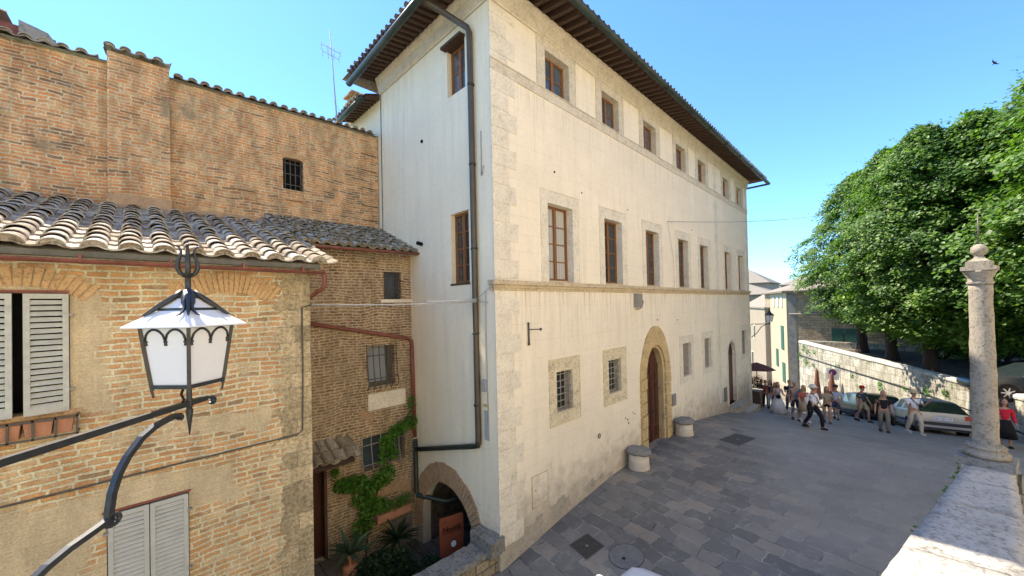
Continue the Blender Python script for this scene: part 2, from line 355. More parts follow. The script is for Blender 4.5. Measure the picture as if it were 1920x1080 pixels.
MAT = dict(
 cream=m_plaster('cream_ashlar_plaster', (.97, .855, .66), (.60,.50,.37), True, .36, -5.3),
 white=m_plaster('weathered_white_plaster', (.97,.86,.63), (.52,.465,.37), False, .42, -5.8),
 trim=m_stone('grey_travertine_trim', (.68,.60,.46), (.47,.41,.31), 1.4, .4, None, 0., .78),
 quoin=m_stone('quoin_stone', (.79,.71,.56), (.60,.53,.41), 1.2, .4, None, 0., .85),
 string=m_stone('string_course_stone', (.62,.50,.33), (.34,.27,.17), 1.6, .6),
 ochre=m_stone('ochre_voussoir_stone', (.60,.44,.22), (.34,.25,.13), 1., .6, None, 0., .7),
 marble=m_stone('mottled_frame_stone', (.74,.63,.43), (.36,.28,.165), 1.6, .6, None, 0., .6),
 blind=m_stone('grey_blind_infill', (.30,.255,.20), (.16,.135,.10), 1.5, .4),
 brickL=m_brick('warm_brick', [(.42,.28,.16),(.70,.36,.15),(.82,.47,.21),(.70,.37,.16),(.84,.60,.32)], (.97,.81,.53), .082, .30, .017, (.57,.65,(.86,.69,.43)), stone=(9.0, 40., (.90,.71,.42)), zones=[(2.,8.45,-2.95,-2.23,.6,.0),(2.,7.0,-6.,-2.23,1.6,.12),(2.,7.15,-1.3,.62,1.1,.08),(6.5,9.2,-1.9,-1.5,1.5,.1)]),
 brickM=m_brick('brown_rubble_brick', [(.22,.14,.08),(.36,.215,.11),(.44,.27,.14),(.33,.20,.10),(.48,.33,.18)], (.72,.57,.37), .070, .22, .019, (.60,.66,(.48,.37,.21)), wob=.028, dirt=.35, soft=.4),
 brickU=m_brick('red_brick', [(.36,.21,.12),(.70,.32,.13),(.90,.45,.18),(.82,.34,.125),(.84,.52,.24)], (.95,.75,.47), .068, .31, .0125, (.60,.67,(.56,.43,.26)), wob=.026, dirt=.4),
 brickC=m_brick('darkened_passage_brick', [(.07,.05,.035),(.12,.085,.055),(.16,.11,.07),(.11,.08,.05),(.16,.12,.08)], (.2,.16,.11), .078, .26, .018, (.6,.66,(.2,.16,.1)), wob=.028, dirt=.5),  # brick tones darkened to paint the shade inside the passage
 vous=m_stone('arch_brick', (.50,.33,.19), (.26,.17,.10), 2.5, .5),
 arch=m_stone('relieving_arch_brick', (.62,.40,.20), (.34,.21,.11), 2.5, .5),
 rubble=m_stone('rubble_parapet_stone', (.40,.33,.22), (.16,.13,.08), 1., .9, (.35,.2,1,0)),
 rubblecap=m_stone('grey_coping_stone', (.26,.245,.21), (.10,.095,.08), 1.2, .8),
 house=m_stone('rubble_house_stone', (.42,.33,.22), (.22,.17,.11), .8, .6, (.45,.22,0,1)),  # rubble stone colour shared by several houses
 traver=m_stone('travertine_parapet', (.42,.40,.355), (.20,.185,.155), 1.3, 1.),
 column=m_stone('column_travertine', (.34,.30,.235), (.14,.12,.09), 2.4, 1., None, 0., .45),
 retain=m_stone('pale_retaining_wall', (.56,.53,.43), (.34,.31,.23), .7, .7, (.95,.5,.79,.62), .7),
 retcap=m_stone('retaining_wall_coping', (.50,.475,.40), (.26,.24,.19), 1., .8),
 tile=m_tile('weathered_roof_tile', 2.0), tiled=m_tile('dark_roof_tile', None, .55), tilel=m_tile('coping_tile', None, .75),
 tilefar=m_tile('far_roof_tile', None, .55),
 gutter=m_simple('dark_green_gutter', (.045,.06,.05), .4, .3, .4, 3.),
 copper=m_simple('brown_metal_downpipe', (.115,.095,.07), .42, .4, .3, 2.),
 red=m_simple('red_painted_pipe', (.25,.085,.06), .5, 0, .45, 4.),
 grey=m_simple('grey_gutter_board', (.16,.15,.12), .7, 0, .4, 4.),
 iron=m_simple('dark_wrought_iron', (.055,.058,.060), .38, .5, .3, 20., .5),
 bars=m_simple('worn_window_bars', (.13,.115,.095), .55, .3, .4, 20.),
 barsw=m_simple('pale_window_bars', (.34,.31,.27), .55, .2, .4, 20.),
 rafter=m_wood('dark_rafter_wood', (.085,.05,.033), .75, 'x'), soffit=m_stone('soffit_tile', (.19,.11,.08), (.09,.05,.04), 3.),
 frame=m_wood('varnished_window_frame', (.26,.115,.04), .45), door=m_wood('dark_door_wood', (.095,.035,.02), .45),
 glass=m_glass('dark_window_glass'), glassb=m_glass('bluish_window_glass', (.05,.065,.08), .05), curtain=m_curtain(),
 shut=m_simple('pale_grey_shutter_paint', (.55,.55,.47), .6, 0, .22, 9.), shutb=m_simple('blue_grey_shutter_paint', (.52,.52,.47), .6, 0, .14, 6.),
 terra=m_simple('terracotta', (.50,.24,.14), .8, 0, .25, 8.), rust=m_simple('rusted_steel_sheet', (.26,.075,.035), .7, .1, .2, 5.),
 ink=m_simple('cut_letter_dark', (.03,.012,.008), .7, 0, .1), whitep=m_simple('white_paint', (.8,.8,.8), .5, 0, .05),
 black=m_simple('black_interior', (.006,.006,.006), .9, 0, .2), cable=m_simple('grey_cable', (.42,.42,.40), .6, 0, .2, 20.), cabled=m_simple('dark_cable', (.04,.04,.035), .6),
 lampglass=m_simple('milky_lantern_glass', (.80,.81,.83), .22, 0, .03, 6., .5, .02), lampwhite=m_simple('white_lantern_roof', (.80,.83,.86), .4, 0, .05, 8., .4, .03),
 bark=m_simple('linden_bark', (.055,.04,.03), .9, 0, .5, 14., .2, .8), stem=m_simple('green_stem', (.07,.08,.03), .8, 0, .3),
 leaf=m_leaf('linden_leaf', (.016,.048,.010), (.075,.155,.024), (.24,.36,.065), .34, .55),
 vine=m_leaf('vine_leaf', (.04,.11,.015), (.09,.22,.03), (.16,.32,.05), .35), dkleaf=m_leaf('dark_shrub_leaf', (.012,.028,.012), (.02,.05,.02), (.04,.08,.03), .2), agave=m_leaf('broad_plant_leaf', (.03,.06,.03), (.06,.11,.06), (.16,.22,.14), .15),
 paving=m_paving(), asphalt=m_simple('terrace_gravel', (.13,.115,.09), .95, 0, .4, 2.),  # brown gravel of the upper terrace
 patchm=m_stone('exposed_render', (.50,.44,.34), (.30,.25,.19), 2.2, .9),
 step=m_stone('door_step_stone', (.46,.40,.30), (.26,.22,.16), 1.4, .7),
 yard=m_stone('courtyard_stone', (.16,.14,.11), (.06,.05,.04), 1., .8, (.5,.4,1,0)),
 grass=m_simple('distant_fields', (.12,.14,.06), .95, 0, .4, .02), hill=m_simple('hazy_wooded_hill', (.14,.19,.17), .95, 0, .35, .03),
 castiron=m_simple('cast_iron_cover', (.075,.07,.06), .6, .3, .3, 12.), slab=m_simple('concrete_cover', (.19,.185,.165), .8, 0, .25, 8.),
 pink=m_plaster('pink_plaster', (.40,.30,.22), (.27,.2,.14), False, .4, -9), yellow=m_plaster('yellow_plaster', (.46,.39,.26), (.28,.23,.15), False, .8, -9), buff=m_plaster('buff_plaster', (.36,.30,.22), (.24,.19,.13), False, .8, -9),  # plain plaster colours of the street-end houses
 lblue=m_plaster('blue_white_plaster', (.34,.36,.38), (.26,.26,.26), False, .6, -12), green=m_simple('green_shutter', (.03,.10,.07), .6),
 church=m_stone('church_travertine', (.92,.78,.54), (.74,.61,.42), .5, .4, (1.2,.5,1,0)), canvas=m_simple('brown_canvas', (.17,.07,.045), .85, 0, .3, 5.),
 redc=m_simple('red_canvas', (.3,.05,.04), .8), wood=m_wood('brown_board', (.11,.06,.04), .6),
)
# ------------------------------------------------------------------ street level
GT = [(-30,-9.),(-6,-6.4),(0,-6.0),(5.6,-5.66),(7.9,-5.34),(10,-5.13),(14.5,-5.0),(16.5,-5.02),(19.6,-5.42),(23,-5.9),(26,-6.38),(32,-7.45),(40,-8.9),(60,-12.),(90,-15.)]
def g(x, y=6.):
    for (a, p), (b, q) in zip(GT, GT[1:]):
        if a <= x <= b:
            z = p + (q-p)*(x-a)/(b-a); break
    else: z = -15.
    return z + (6 - y)*.04
def sheet(mb, xs, ys, fz):
    o = len(mb.v); n = len(ys)
    for x in xs:
        for y in ys: mb.v.append(V((x, y, fz(x, y))))
    for i in range(len(xs)-1):
        for j in range(n-1):
            mb.f.append([o+i*n+j, o+(i+1)*n+j, o+(i+1)*n+j+1, o+i*n+j+1]); mb.sm.append(True)
def fr(a, b, n): return [a + (b-a)*i/n for i in range(n+1)]
mb = MB(); sheet(mb, fr(-8, 26, 85), fr(-14, 6.1, 34), g)
sheet(mb, fr(26.0, 70, 50), fr(-14, 16, 40), lambda x, y: g(x, y) - .002)
tag(mb.build('street', MAT['paving']), kind='structure')
mb = MB(); mb.box(-5, 5.44, 6.55, 9.5, -6.7, -6.4); tag(mb.build('courtyard_ground', MAT['yard']), kind='structure')
mb = MB(); sheet(mb, fr(-900, 1500, 24), fr(-1100, 1100, 24), lambda x, y: -17. - .00001*(x*x+y*y)); tag(mb.build('ground', MAT['grass']), kind='structure')
# hills far down the valley
def hill(name, cx, cy, rx, ry, h, z0=-18):
    mb = MB(); n, m_ = 40, 16
    for i in range(m_+1):
        r = i/m_
        for k in range(n):
            t = 2*PI*k/n; x = cx + rx*r*math.cos(t); y = cy + ry*r*math.sin(t)
            mb.v.append(V((x, y, z0 + h*(math.cos(PI*r)+1)/2*(1+.25*noise.noise((x*.01, y*.01, 1))))))
    for i in range(m_):
        for k in range(n):
            l = (k+1) % n; mb.f.append([i*n+k, i*n+l, (i+1)*n+l, (i+1)*n+k]); mb.sm.append(True)
    return tag(mb.build(name, MAT['hill']), kind='structure')
hill('hills', 900, 240, 420, 300, 62); hill('hills', 1200, -260, 420, 500, 58); hill('hills', 700, 420, 300, 220, 40)

# ------------------------------------------------------------------ palazzo
WX, FY, XE = 5.46, 6.0, 26.05
FF = lambda u, v, n=0.: (u, FY - n, v)
FL = lambda u, v, n=0.: (WX - n, u, v)
pal = thing('palazzo', 'large cream plastered palazzo with rows of stone framed windows and deep wooden eaves', 'building', (WX, FY, -5.7))
CX = [7.80, 10.43, 13.13, 15.97, 18.42, 21.98, 24.42]
holes = []
UPW = [(c-.5, c+.5, 5.42, 6.42) for c in CX]; MDW = [(c-.52, c+.52, .585, 2.56) for c in CX]
GRL = [(7.47, 8.15, -2.72, -1.70), (9.95, 10.67, -2.70, -1.70)]
BLD = [(15.65, 16.53, -3.04, -1.69), (18.16, 19.02, -3.03, -1.68), (24.2, 25.18, -3.05, -1.69)]
for a, b, c, d in UPW + MDW + GRL + BLD: holes.append([(a, c), (b, c), (b, d), (a, d)])
def arch_pts(cx, w, zb, zs, zt, n=10, point=1.0):
    """opening outline: jambs then a slightly pointed arch"""
    L = [(cx-w, zb), (cx-w, zs)]
    for i in range(1, n):
        t = i/n; L.append((cx - w*math.cos(t*PI/2)**.95, zs + (zt-zs)*math.sin(t*PI/2)**point))
    L.append((cx, zt))
    for i in range(n-1, 0, -1):
        t = i/n; L.append((cx + w*math.cos(t*PI/2)**.95, zs + (zt-zs)*math.sin(t*PI/2)**point))
    return L + [(cx+w, zs), (cx+w, zb)]
DOOR = arch_pts(13.12, .78, -5.06, -2.55, -1.50, 10, 1.08)
DOOR2 = arch_pts(22.2, .62, -5.36, -2.75, -2.12, 8)
mb = MB()
outer = [(WX, -6.9), (XE, -6.9), (XE, 7.3), (WX, 7.3)]
holesF = holes + [DOOR, DOOR2]
mb.plate(FF, outer, holesF, 0, None, None)
for H_ in (DOOR, DOOR2):
    m_ = len(H_); mb.add([FF(p[0], p[1], 0) for p in H_] + [FF(p[0], p[1], -.30) for p in H_], [(i, i+1, m_+i+1, m_+i) for i in range(m_-1)])
mb.build('front_wall', MAT['cream'], pal)
# left wall with the passage arch
def ell(cy, w, zs, h, n=14): return [(cy + w*math.cos(PI*i/n), zs + h*math.sin(PI*i/n)) for i in range(n+1)]
LTW = (6.87, 7.58, 5.13, 6.30); LMW = (6.85, 7.56, .56, 2.26)
AR = [(9.02, -6.9)] + [(8.0 + 1.02*math.cos(PI*i/16), -5.55 + 1.10*math.sin(PI*i/16)) for i in range(17)] + [(6.98, -6.9)]
AR = [(7.96 + 1.12*math.cos(PI*i/18) , -5.6 + 1.18*math.sin(PI*i/18)) for i in range(19)]
AR = [(9.08, -6.85)] + AR + [(6.84, -6.85)]
mb = MB()
mb.plate(FL, [(6.0, -6.9), (11.15, -6.9), (11.15, 7.3), (6.0, 7.3)], [[(a, c), (b, c), (b, d), (a, d)] for a, b, c, d in (LTW, LMW)] + [AR], 0, None, -.24)
mb.build('side_wall', MAT['white'], pal)
mb = MB()  # rear and far sides, inner block
mb.box(XE-.05, XE-.01, 6.002, 11.15, -7.5, 7.3); mb.box(WX+3.2, XE, 11.1, 11.15, -7.5, 7.3); mb.box(WX, 9, 11.1, 11.15, -7.5, 7.3)
mb.build('rear_wall', MAT['white'], pal)
mb = MB(); mb.box(WX+.5, XE-.3, 6.5, 10.9, -4.3, 7.0); mb.box(9.4, XE-.3, 6.5, 10.9, -7, -4.3); mb.build('black_room_fill', MAT['black'], pal)  # black blocks paint the darkness of unlit rooms
# passage behind the arch
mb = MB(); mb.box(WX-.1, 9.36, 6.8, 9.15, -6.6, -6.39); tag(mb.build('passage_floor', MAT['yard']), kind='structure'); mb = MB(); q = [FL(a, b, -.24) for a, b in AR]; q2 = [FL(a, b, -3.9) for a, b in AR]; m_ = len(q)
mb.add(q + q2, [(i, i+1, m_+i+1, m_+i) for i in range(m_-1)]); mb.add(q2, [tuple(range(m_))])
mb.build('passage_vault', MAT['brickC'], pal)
# voussoirs of the passage arch, proud of the plaster
mb = MB(); n = 44
for i in range(n):
    t0 = PI*(i+.07)/n*1.12 - .19; t1 = PI*(i+.93)/n*1.12 - .19
    def P_(t, w, h): return (7.96 + w*math.cos(t), -5.6 + h*math.sin(t))
    k = rnd(-.02, .02)
    poly = [P_(t0, 1.12, 1.18), P_(t0, 1.50+k, 1.68+k), P_(t1, 1.50+k, 1.68+k), P_(t1, 1.12, 1.18)]
    mb.prism(FL, poly, -.02, .02 + rnd(0, .012))
mb.build('arch_bricks', MAT['vous'], pal)
mb = MB()
ring = [( 7.96 + 1.47*math.cos(PI*i/20*1.12-.19), -5.6 + 1.63*math.sin(PI*i/20*1.12-.19)) for i in range(21)]
ring2 = [( 7.96 + 1.13*math.cos(PI*i/20*1.12-.19), -5.6 + 1.19*math.sin(PI*i/20*1.12-.19)) for i in range(21)]
for i in range(20): mb.add([FL(*ring[i], .012), FL(*ring[i+1], .012), FL(*ring2[i+1], .012), FL(*ring2[i], .012)], [(0,1,2,3)])
mb.build('arch_mortar', MAT['yard'], pal)
# trim: quoins, string course, bands, cornices
def quoins(x0, w1, w2, side=1, z0=-5.2, z1=6.65, mat='quoin', h=.415):
    mb = MB(); z = z0; k = 0
    while z < z1:
        w = (w1 if k % 2 else w2) + rnd(-.03, .03); zt = min(z+h, z1)
        a, b = (x0, x0+w) if side > 0 else (x0-w, x0)
        if not (.40 < z < .62 or .2 < z < .3): pass
        mb.slab(FF, a, b, z+.004, zt-.004, -.01, .014); z += h; k += 1
    return mb.build('quoins', MAT[mat], pal)
quoins(WX-.014, .52, .76)
mb = MB()
for z, k in [(z, i) for i, z in enumerate([-5.0+.415*j for j in range(28)])]:
    a = 19.95 + (0 if k % 2 else .14); mb.slab(FF, a, 20.5 - (.0 if k % 2 else .12), z+.004, min(z+.411, 6.6), -.01, .012)
mb.build('quoins', MAT['quoin'], pal)
quoins(XE, .36, .55, -1, -6.2)
mb = MB()
for a, b, dz0, dz1, pr in [(WX-.07, XE+.05, .40, .47, .05), (WX-.1, XE+.08, .47, .565, .10), (WX-.05, XE+.03, .34, .40, .025)]:
    mb.slab(FF, a, b, dz0, dz1-.001, -.01, pr)
    if a < WX: mb.box(a, WX, FY-.0, FY+.12, dz0, dz1-.001)
mb.build('string_course', MAT['string'], pal)
mb = MB(); mb.slab(FF, WX-.018, XE+.01, 5.16, 5.405, -.01, .024); mb.slab(FF, WX-.03, XE+.02, 5.385, 5.41, .02, .045); mb.build('sill_band', MAT['trim'], pal)
def cornice(F, a, b, sgn):
    mb = MB()
    prof = [(6.68, .025), (6.72, .045), (6.74, .02), (6.76, .05), (7.0, .07), (7.03, .10), (7.07, .13), (7.10, .15), (7.16, .16)]
    for (z0, n0), (z1, n1) in zip(prof, prof[1:]):
        mb.add([F(a - sgn*n0, z0, n0), F(b, z0, n0), F(b, z1, n1), F(a - sgn*n1, z1, n1)], [(0,1,2,3)])
    mb.add([F(a - sgn*.16, 7.16, .16), F(b, 7.16, .16), F(b, 7.16, -.02), F(a, 7.16, -.02)], [(0,1,2,3)])
    return mb
mbc = cornice(FF, WX, XE+.12, 1); mbc.build('cornice', MAT['trim'], pal)
mbc = cornice(FL, FY, 11.15, 1); mbc.add([FL(11.15, 6.68, .0), FL(11.15, 6.68, .03), FL(11.15, 7.16, .16), FL(11.15, 7.16, 0)], [(0,1,2,3)]); mbc.build('cornice', MAT['trim'], pal)
mb = MB(); mb.slab(FF, XE-.03, XE+.03, 6.68, 7.16, -.15, .04); mb.build('cornice_end', MAT['trim'], pal)

# window surrounds
def surround(F, a, b, c, d, ml, mr, mt, mbt, mat, pr=.02, group=None):
    mb = MB(); mb.plate(F, [(a-ml, c-mbt), (b+mr, c-mbt), (b+mr, d+mt), (a-ml, d+mt)], [[(a, c), (b, c), (b, d), (a, d)]], pr, -.01, -.27)
    # a fine raised bead around it
    t = .025
    for (p, q, r, s_) in ((a-ml-t, a-ml, c-mbt, d+mt+t), (b+mr, b+mr+t, c-mbt, d+mt+t), (a-ml, b+mr, d+mt, d+mt+t)):
        mb.slab(F, p, q, r, s_, -.01, pr+.012)
    return mb.build('window_surround', MAT[mat], pal)
for a, b, c, d in UPW: surround(FF, a, b, c, d, .29, .27, .26, .012, 'trim')
for a, b, c, d in MDW: surround(FF, a, b, c, d, .25, .24, .30, .018, 'quoin')
for a, b, c, d in GRL: surround(FF, a, b, c, d, .26, .30, .31, .32, 'marble', .024)
for a, b, c, d in BLD: surround(FF, a, b, c, d, .30, .26, .29, .24, 'quoin', .018)
def casement(F, a, b, c, d, n, rows, parent, two=True, pane='glass', open_=0):
    """two-leaf timber window set back n from the face"""
    mb = MB(); t = .055
    mb.slab(F, a, a+t, c, d, n-.03, n+.03); mb.slab(F, b-t, b, c, d, n-.03, n+.03)
    mb.slab(F, a+t, b-t, d-t, d, n-.03, n+.029); mb.slab(F, a+t, b-t, c, c+t*1.2, n-.03, n+.029)
    m_ = (a+b)/2
    if two: mb.slab(F, m_-.05, m_+.05, c+t, d-t, n-.025, n+.04)
    for i in range(1, rows):
        z = c + t + (d-c-2*t)*i/rows; mb.slab(F, a+t, b-t, z-.014, z+.014, n-.02, n+.018)
    # inner leaf edges
    for (p, q) in ((a+t, a+t+.03), (b-t-.03, b-t)): mb.slab(F, p, q, c+t, d-t, n-.02, n+.014)
    w = mb.build('window', MAT['frame'], parent)
    g1 = MB(); g1.add([F(a+t, c+t, n), F(m_, c+t, n), F(m_, d-t, n), F(a+t, d-t, n)], [(0,1,2,3)]); g1.build('pane', MAT[pane], w)
    g2 = MB(); g2.add([F(m_, c+t, n), F(b-t, c+t, n), F(b-t, d-t, n), F(m_, d-t, n)], [(0,1,2,3)]); g2.build('pane', MAT[pane], w)
    return w
for i, (a, b, c, d) in enumerate(UPW): casement(FF, a, b, c, d, -.20, 2, pal, True, 'glassb')
for i, (a, b, c, d) in enumerate(MDW):
    casement(FF, a, b, c+.03, d, -.22, 4, pal, True, 'curtain' if i == 0 else 'glass')
for a, b, c, d in MDW: mb = MB(); mb.slab(FF, a+.002, b-.002, c-.005, c+.028, -.25, .032); mb.build('window_sill', MAT['string'], pal)
casement(FL, *LTW, -.16, 2, pal, True, 'glassb'); casement(FL, *LMW, -.16, 4, pal, True, 'glass')
mb = MB(); mb.slab(FL, LTW[0]-.02, LTW[1]+.05, LTW[3]-.01, LTW[3]+.05, -.2, .16); mb.build('lintel_board', MAT['rafter'], pal)
mb = MB(); mb.slab(FL, LMW[0]-.02, LMW[1]+.03, LMW[2]-.04, LMW[2]+.002, -.2, .02)
mb.build('window_sill', MAT['castiron'], pal)
# grilles
def grille(F, a, b, c, d, n, nu, nv, parent, mat='bars', r=.011, bulge=0., name='window_grille'):
    mb = MB()
    for i in range(nu):
        u = a + (b-a)*(i+.5)/nu if bulge == 0 else a + (b-a)*i/(nu-1)
        if bulge == 0: mb.tube([F(u, c, n), F(u, d, n)], r, 6)
        else:
            pts = [F(u, d, n)] + [F(u, d - (d-c)*t, n + bulge*(t**2.2 if t < .93 else .55)) for t in (.2, .4, .6, .75, .86, .93)] + [F(u, c, n)]
            mb.tube(pts, r, 6)
    for j in range(nv):
        v = c + (d-c)*(j+.5)/nv
        if bulge == 0: mb.tube([F(a, v, n+.004), F(b, v, n+.004)], r, 6)
        else:
            t = (d-v)/(d-c); nn = n + bulge*t**2.2; mb.tube([F(a, v, 0), F(a, v, nn), F(b, v, nn), F(b, v, 0)], r, 6)
    return mb.build(name, MAT[mat], parent)
for a, b, c, d in GRL:
    mb = MB(); mb.add([FF(a, c, -.24), FF(b, c, -.24), FF(b, d, -.24), FF(a, d, -.24)], [(0,1,2,3)]); w = mb.build('window', MAT['glass'], pal)
    grille(FF, a, b, c, d, -.06, 4, 6, w, 'barsw', .014)
for a, b, c, d in BLD: mb = MB(); mb.add([FF(a, c, -.10), FF(b, c, -.10), FF(b, d, -.10), FF(a, d, -.10)], [(0,1,2,3)]); mb.build('blind_window', MAT['blind'], pal)
# main door
ARo = arch_pts(13.12, 1.20, -5.08, -2.6, -.83, 10, 1.25)
mb = MB()
N_ = len(DOOR)
def seg(mb, i, k0, k1, pr):
    a, b = DOOR[i], DOOR[i+1]; c, d = ARo[i+1], ARo[i]
    f = lambda p, q, t: (p[0]+(q[0]-p[0])*t, p[1]+(q[1]-p[1])*t)
    mb.prism(FF, [f(a, b, k0), f(a, b, k1), f(d, c, k1), f(d, c, k0)], -.03, pr)
for i in list(range(0, N_-1)):
    if i == 0 or i == N_-2:
        for j in range(6): seg(mb, i, j/6+.008, (j+1)/6-.008, .05 + rnd(0, .02))
    elif i % 2 == 1 and i < N_-2:
        seg(mb, i, .03, 1, .055); 
    else: seg(mb, i, 0, .96, .056)
mb.build('door_surround', MAT['ochre'], pal)
mb = MB()
R_ = arch_pts(13.12, .785, -5.06, -2.55, -1.495, 10, 1.08); Ri = arch_pts(13.12, .70, -5.06, -2.55, -1.60, 10, 1.08)
for i in range(len(R_)-1):
    mb.add([FF(*R_[i], -.005), FF(*R_[i+1], -.005), FF(*Ri[i+1], -.03), FF(*Ri[i], -.03)], [(0,1,2,3)])
    mb.add([FF(*Ri[i], -.03), FF(*Ri[i+1], -.03), FF(*Ri[i+1], -.27), FF(*Ri[i], -.27)], [(0,1,2,3)])
mb.build('door_moulding', MAT['ochre'], pal)
mb = MB(); mb.plate(FF, arch_pts(13.12, .72, -5.06, -2.55, -1.58, 10, 1.08), [], -.24)
dr = mb.build('door', MAT['door'], pal)
mb = MB()
for s_ in (-1, 1):
    for (z0, z1) in ((-4.9, -4.55), (-4.45, -2.95), (-2.85, -2.55), (-2.45, -2.25)):
        for (p, q) in ((.05, .34), (.39, .66)):
            a, b = sorted((13.12+s_*p, 13.12+s_*q)); mb.slab(FF, a, b, z0, z1, -.25, -.215)
            mb.slab(FF, a+.05, b-.05, z0+.05, z1-.05, -.22, -.20)
    a, b = sorted((13.12+s_*.06, 13.12+s_*.46)); mb.slab(FF, a, b, -2.2, -1.85, -.25, -.21)
    mb.slab(FF, *sorted((13.12+s_*.035, 13.12-s_*.0)), -5.0, -1.62, -.25, -.19)
mb.build('door_panels', MAT['door'], dr)
mb = MB(); mb.ball(FF(13.22, -3.9, -.17), .04); mb.ball(FF(13.02, -3.9, -.17), .04); mb.build('door_knob', MAT['castiron'], dr)
mb = MB(); mb.slab(FF, 12.3, 13.95, -5.14, -5.04, -.3, .04); mb.build('door_sill', MAT['blind'], pal)
# small door
mb = MB(); mb.plate(FF, arch_pts(22.2, .62, -5.36, -2.75, -2.12, 8), [], -.14); d2 = mb.build('door', MAT['door'], pal)
mb = MB(); mb.slab(FF, 21.6, 22.8, -2.86, -2.8, -.15, -.1)
for k in range(5): t = PI*(k+.5)/5; mb.beam(FF(22.2, -2.8, -.12), FF(22.2+.6*math.cos(t), -2.8+.6*math.sin(t), -.12), .03, .02)
mb.build('fanlight', MAT['castiron'], d2)
mb = MB(); A2 = arch_pts(22.2, .80, -5.36, -2.75, -1.98, 8); A3 = arch_pts(22.2, .62, -5.36, -2.75, -2.12, 8)
for i in range(len(A2)-1):
    mb.add([FF(*A2[i], .02), FF(*A2[i+1], .02), FF(*A3[i+1], .02), FF(*A3[i], .02)], [(0,1,2,3)])
    mb.add([FF(*A2[i], .02), FF(*A2[i+1], .02), FF(*A2[i+1], -.01), FF(*A2[i], -.01)], [(0,1,2,3)])
mb.build('door_surround', MAT['quoin'], pal)

# roof, rafters, gutters
EX0, EX1, EY0, EY1, EZ = 4.62, 26.9, 5.08, 12.0, 7.22
mb = MB(); ry = (EY0+EY1)/2; rz = EZ + (ry-EY0)*.36
mb.add([(EX0, EY0, EZ), (EX1, EY0, EZ), (EX1, EY1, EZ), (EX0, EY1, EZ), (EX0+3.4, ry, rz), (EX1-3.4, ry, rz)],
       [(0,1,5,4), (1,2,5), (2,3,4,5), (3,0,4)])
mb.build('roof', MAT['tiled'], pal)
mb = MB()
mb.add([(EX0, EY0, EZ-.02), (EX1, EY0, EZ-.02), (EX1, 6.02, 7.36), (EX0+.9, 6.02, 7.36)], [(0,1,2,3)])
mb.add([(EX0, EY0, EZ-.02), (EX0, 11.4, EZ-.02), (WX+.02, 11.4, 7.36), (EX0+.9, 6.02, 7.36)], [(0,1,2,3)])
mb.add([(EX1, EY0, EZ-.02), (EX1, 11.4, EZ-.02), (XE-.02, 11.4, 7.36), (XE-.02, 6.02, 7.36)], [(0,1,2,3)])
mb.add([(EX0, 11.4, EZ-.02), (EX0, 11.4, EZ-.1), (WX, 11.4, 7.2), (WX, 11.4, 7.36)], [(0,1,2,3)])
mb.build('soffit', MAT['soffit'], pal)
rf = MB()  # front rafter, local: runs -Y
rf.add([(-.05, 0, .0), (.05, 0, .0), (.05, -.80, -.13), (-.05, -.80, -.13), (-.05, 0, .15), (.05, 0, .15), (.05, -.88, .02), (-.05, -.88, .02), (-.05, -.86, -.06), (.05, -.86, -.06)],
       [(0,1,2,3), (4,5,6,7), (0,4,7,8,3), (1,2,9,6,5), (3,2,9,8), (8,9,6,7)])
first = rf.build('rafter', MAT['rafter'], pal, world=False)
nr = 68
for i in range(nr):
    r_ = first if i == 0 else first.copy()
    if i: C.objects.link(r_); r_.parent = pal
    r_.location = (.12 + .303*i, 0.0, 7.17 + 5.7)
for i in range(24):
    r_ = first.copy(); C.objects.link(r_); r_.parent = pal; r_.rotation_euler = (0, 0, -PI/2)
    r_.location = (0.0, .25 + .215*i, 7.17 + 5.7)
def halfpipe(mb, a, b, r=.085):
    a, b = V(a), V(b); d = (b-a).normalized(); s_ = d.cross(V((0,0,1))).normalized(); n = 8
    o = len(mb.v)
    for p in (a, b):
        for k in range(n+1):
            t = PI + PI*k/n; mb.v.append(p + s_*math.cos(t)*r + V((0,0,1))*math.sin(t)*r)
        for k in range(n+1):
            t = PI + PI*(n-k)/n; mb.v.append(p + s_*math.cos(t)*(r-.012) + V((0,0,1))*(math.sin(t)*(r-.012)+.001))
    m_ = 2*(n+1)
    for k in range(m_): l = (k+1) % m_; mb.f.append([o+k, o+l, o+m_+l, o+m_+k]); mb.sm.append(k < n)
    mb.f.append([o+k for k in range(m_)]); mb.sm.append(False); mb.f.append([o+m_+k for k in range(m_)]); mb.sm.append(False)
mb = MB(); zg = 7.10
halfpipe(mb, (EX0-.08, EY0-.06, zg), (EX1+.05, EY0-.06, zg-.09), .10)
for i in range(10):
    x = 6+2.1*i; mb.tube([(x, EY0-.06+.105*math.cos(PI+PI*k/8), zg-.04+.0-.004*(i)+.105*math.sin(PI+PI*k/8)) for k in range(9)], .012, 5)
mb.build('gutter', MAT['gutter'], pal)
mb = MB(); halfpipe(mb, (EX1+.04, EY0-.08, zg-.09), (EX1+.04, 11.5, zg-.15), .09); mb.build('gutter', MAT['gutter'], pal); mb = MB(); halfpipe(mb, (EX0-.05, EY0-.1, zg), (EX0-.05, 11.36, zg-.30), .095)
mb.build('gutter', MAT['gutter'], pal)
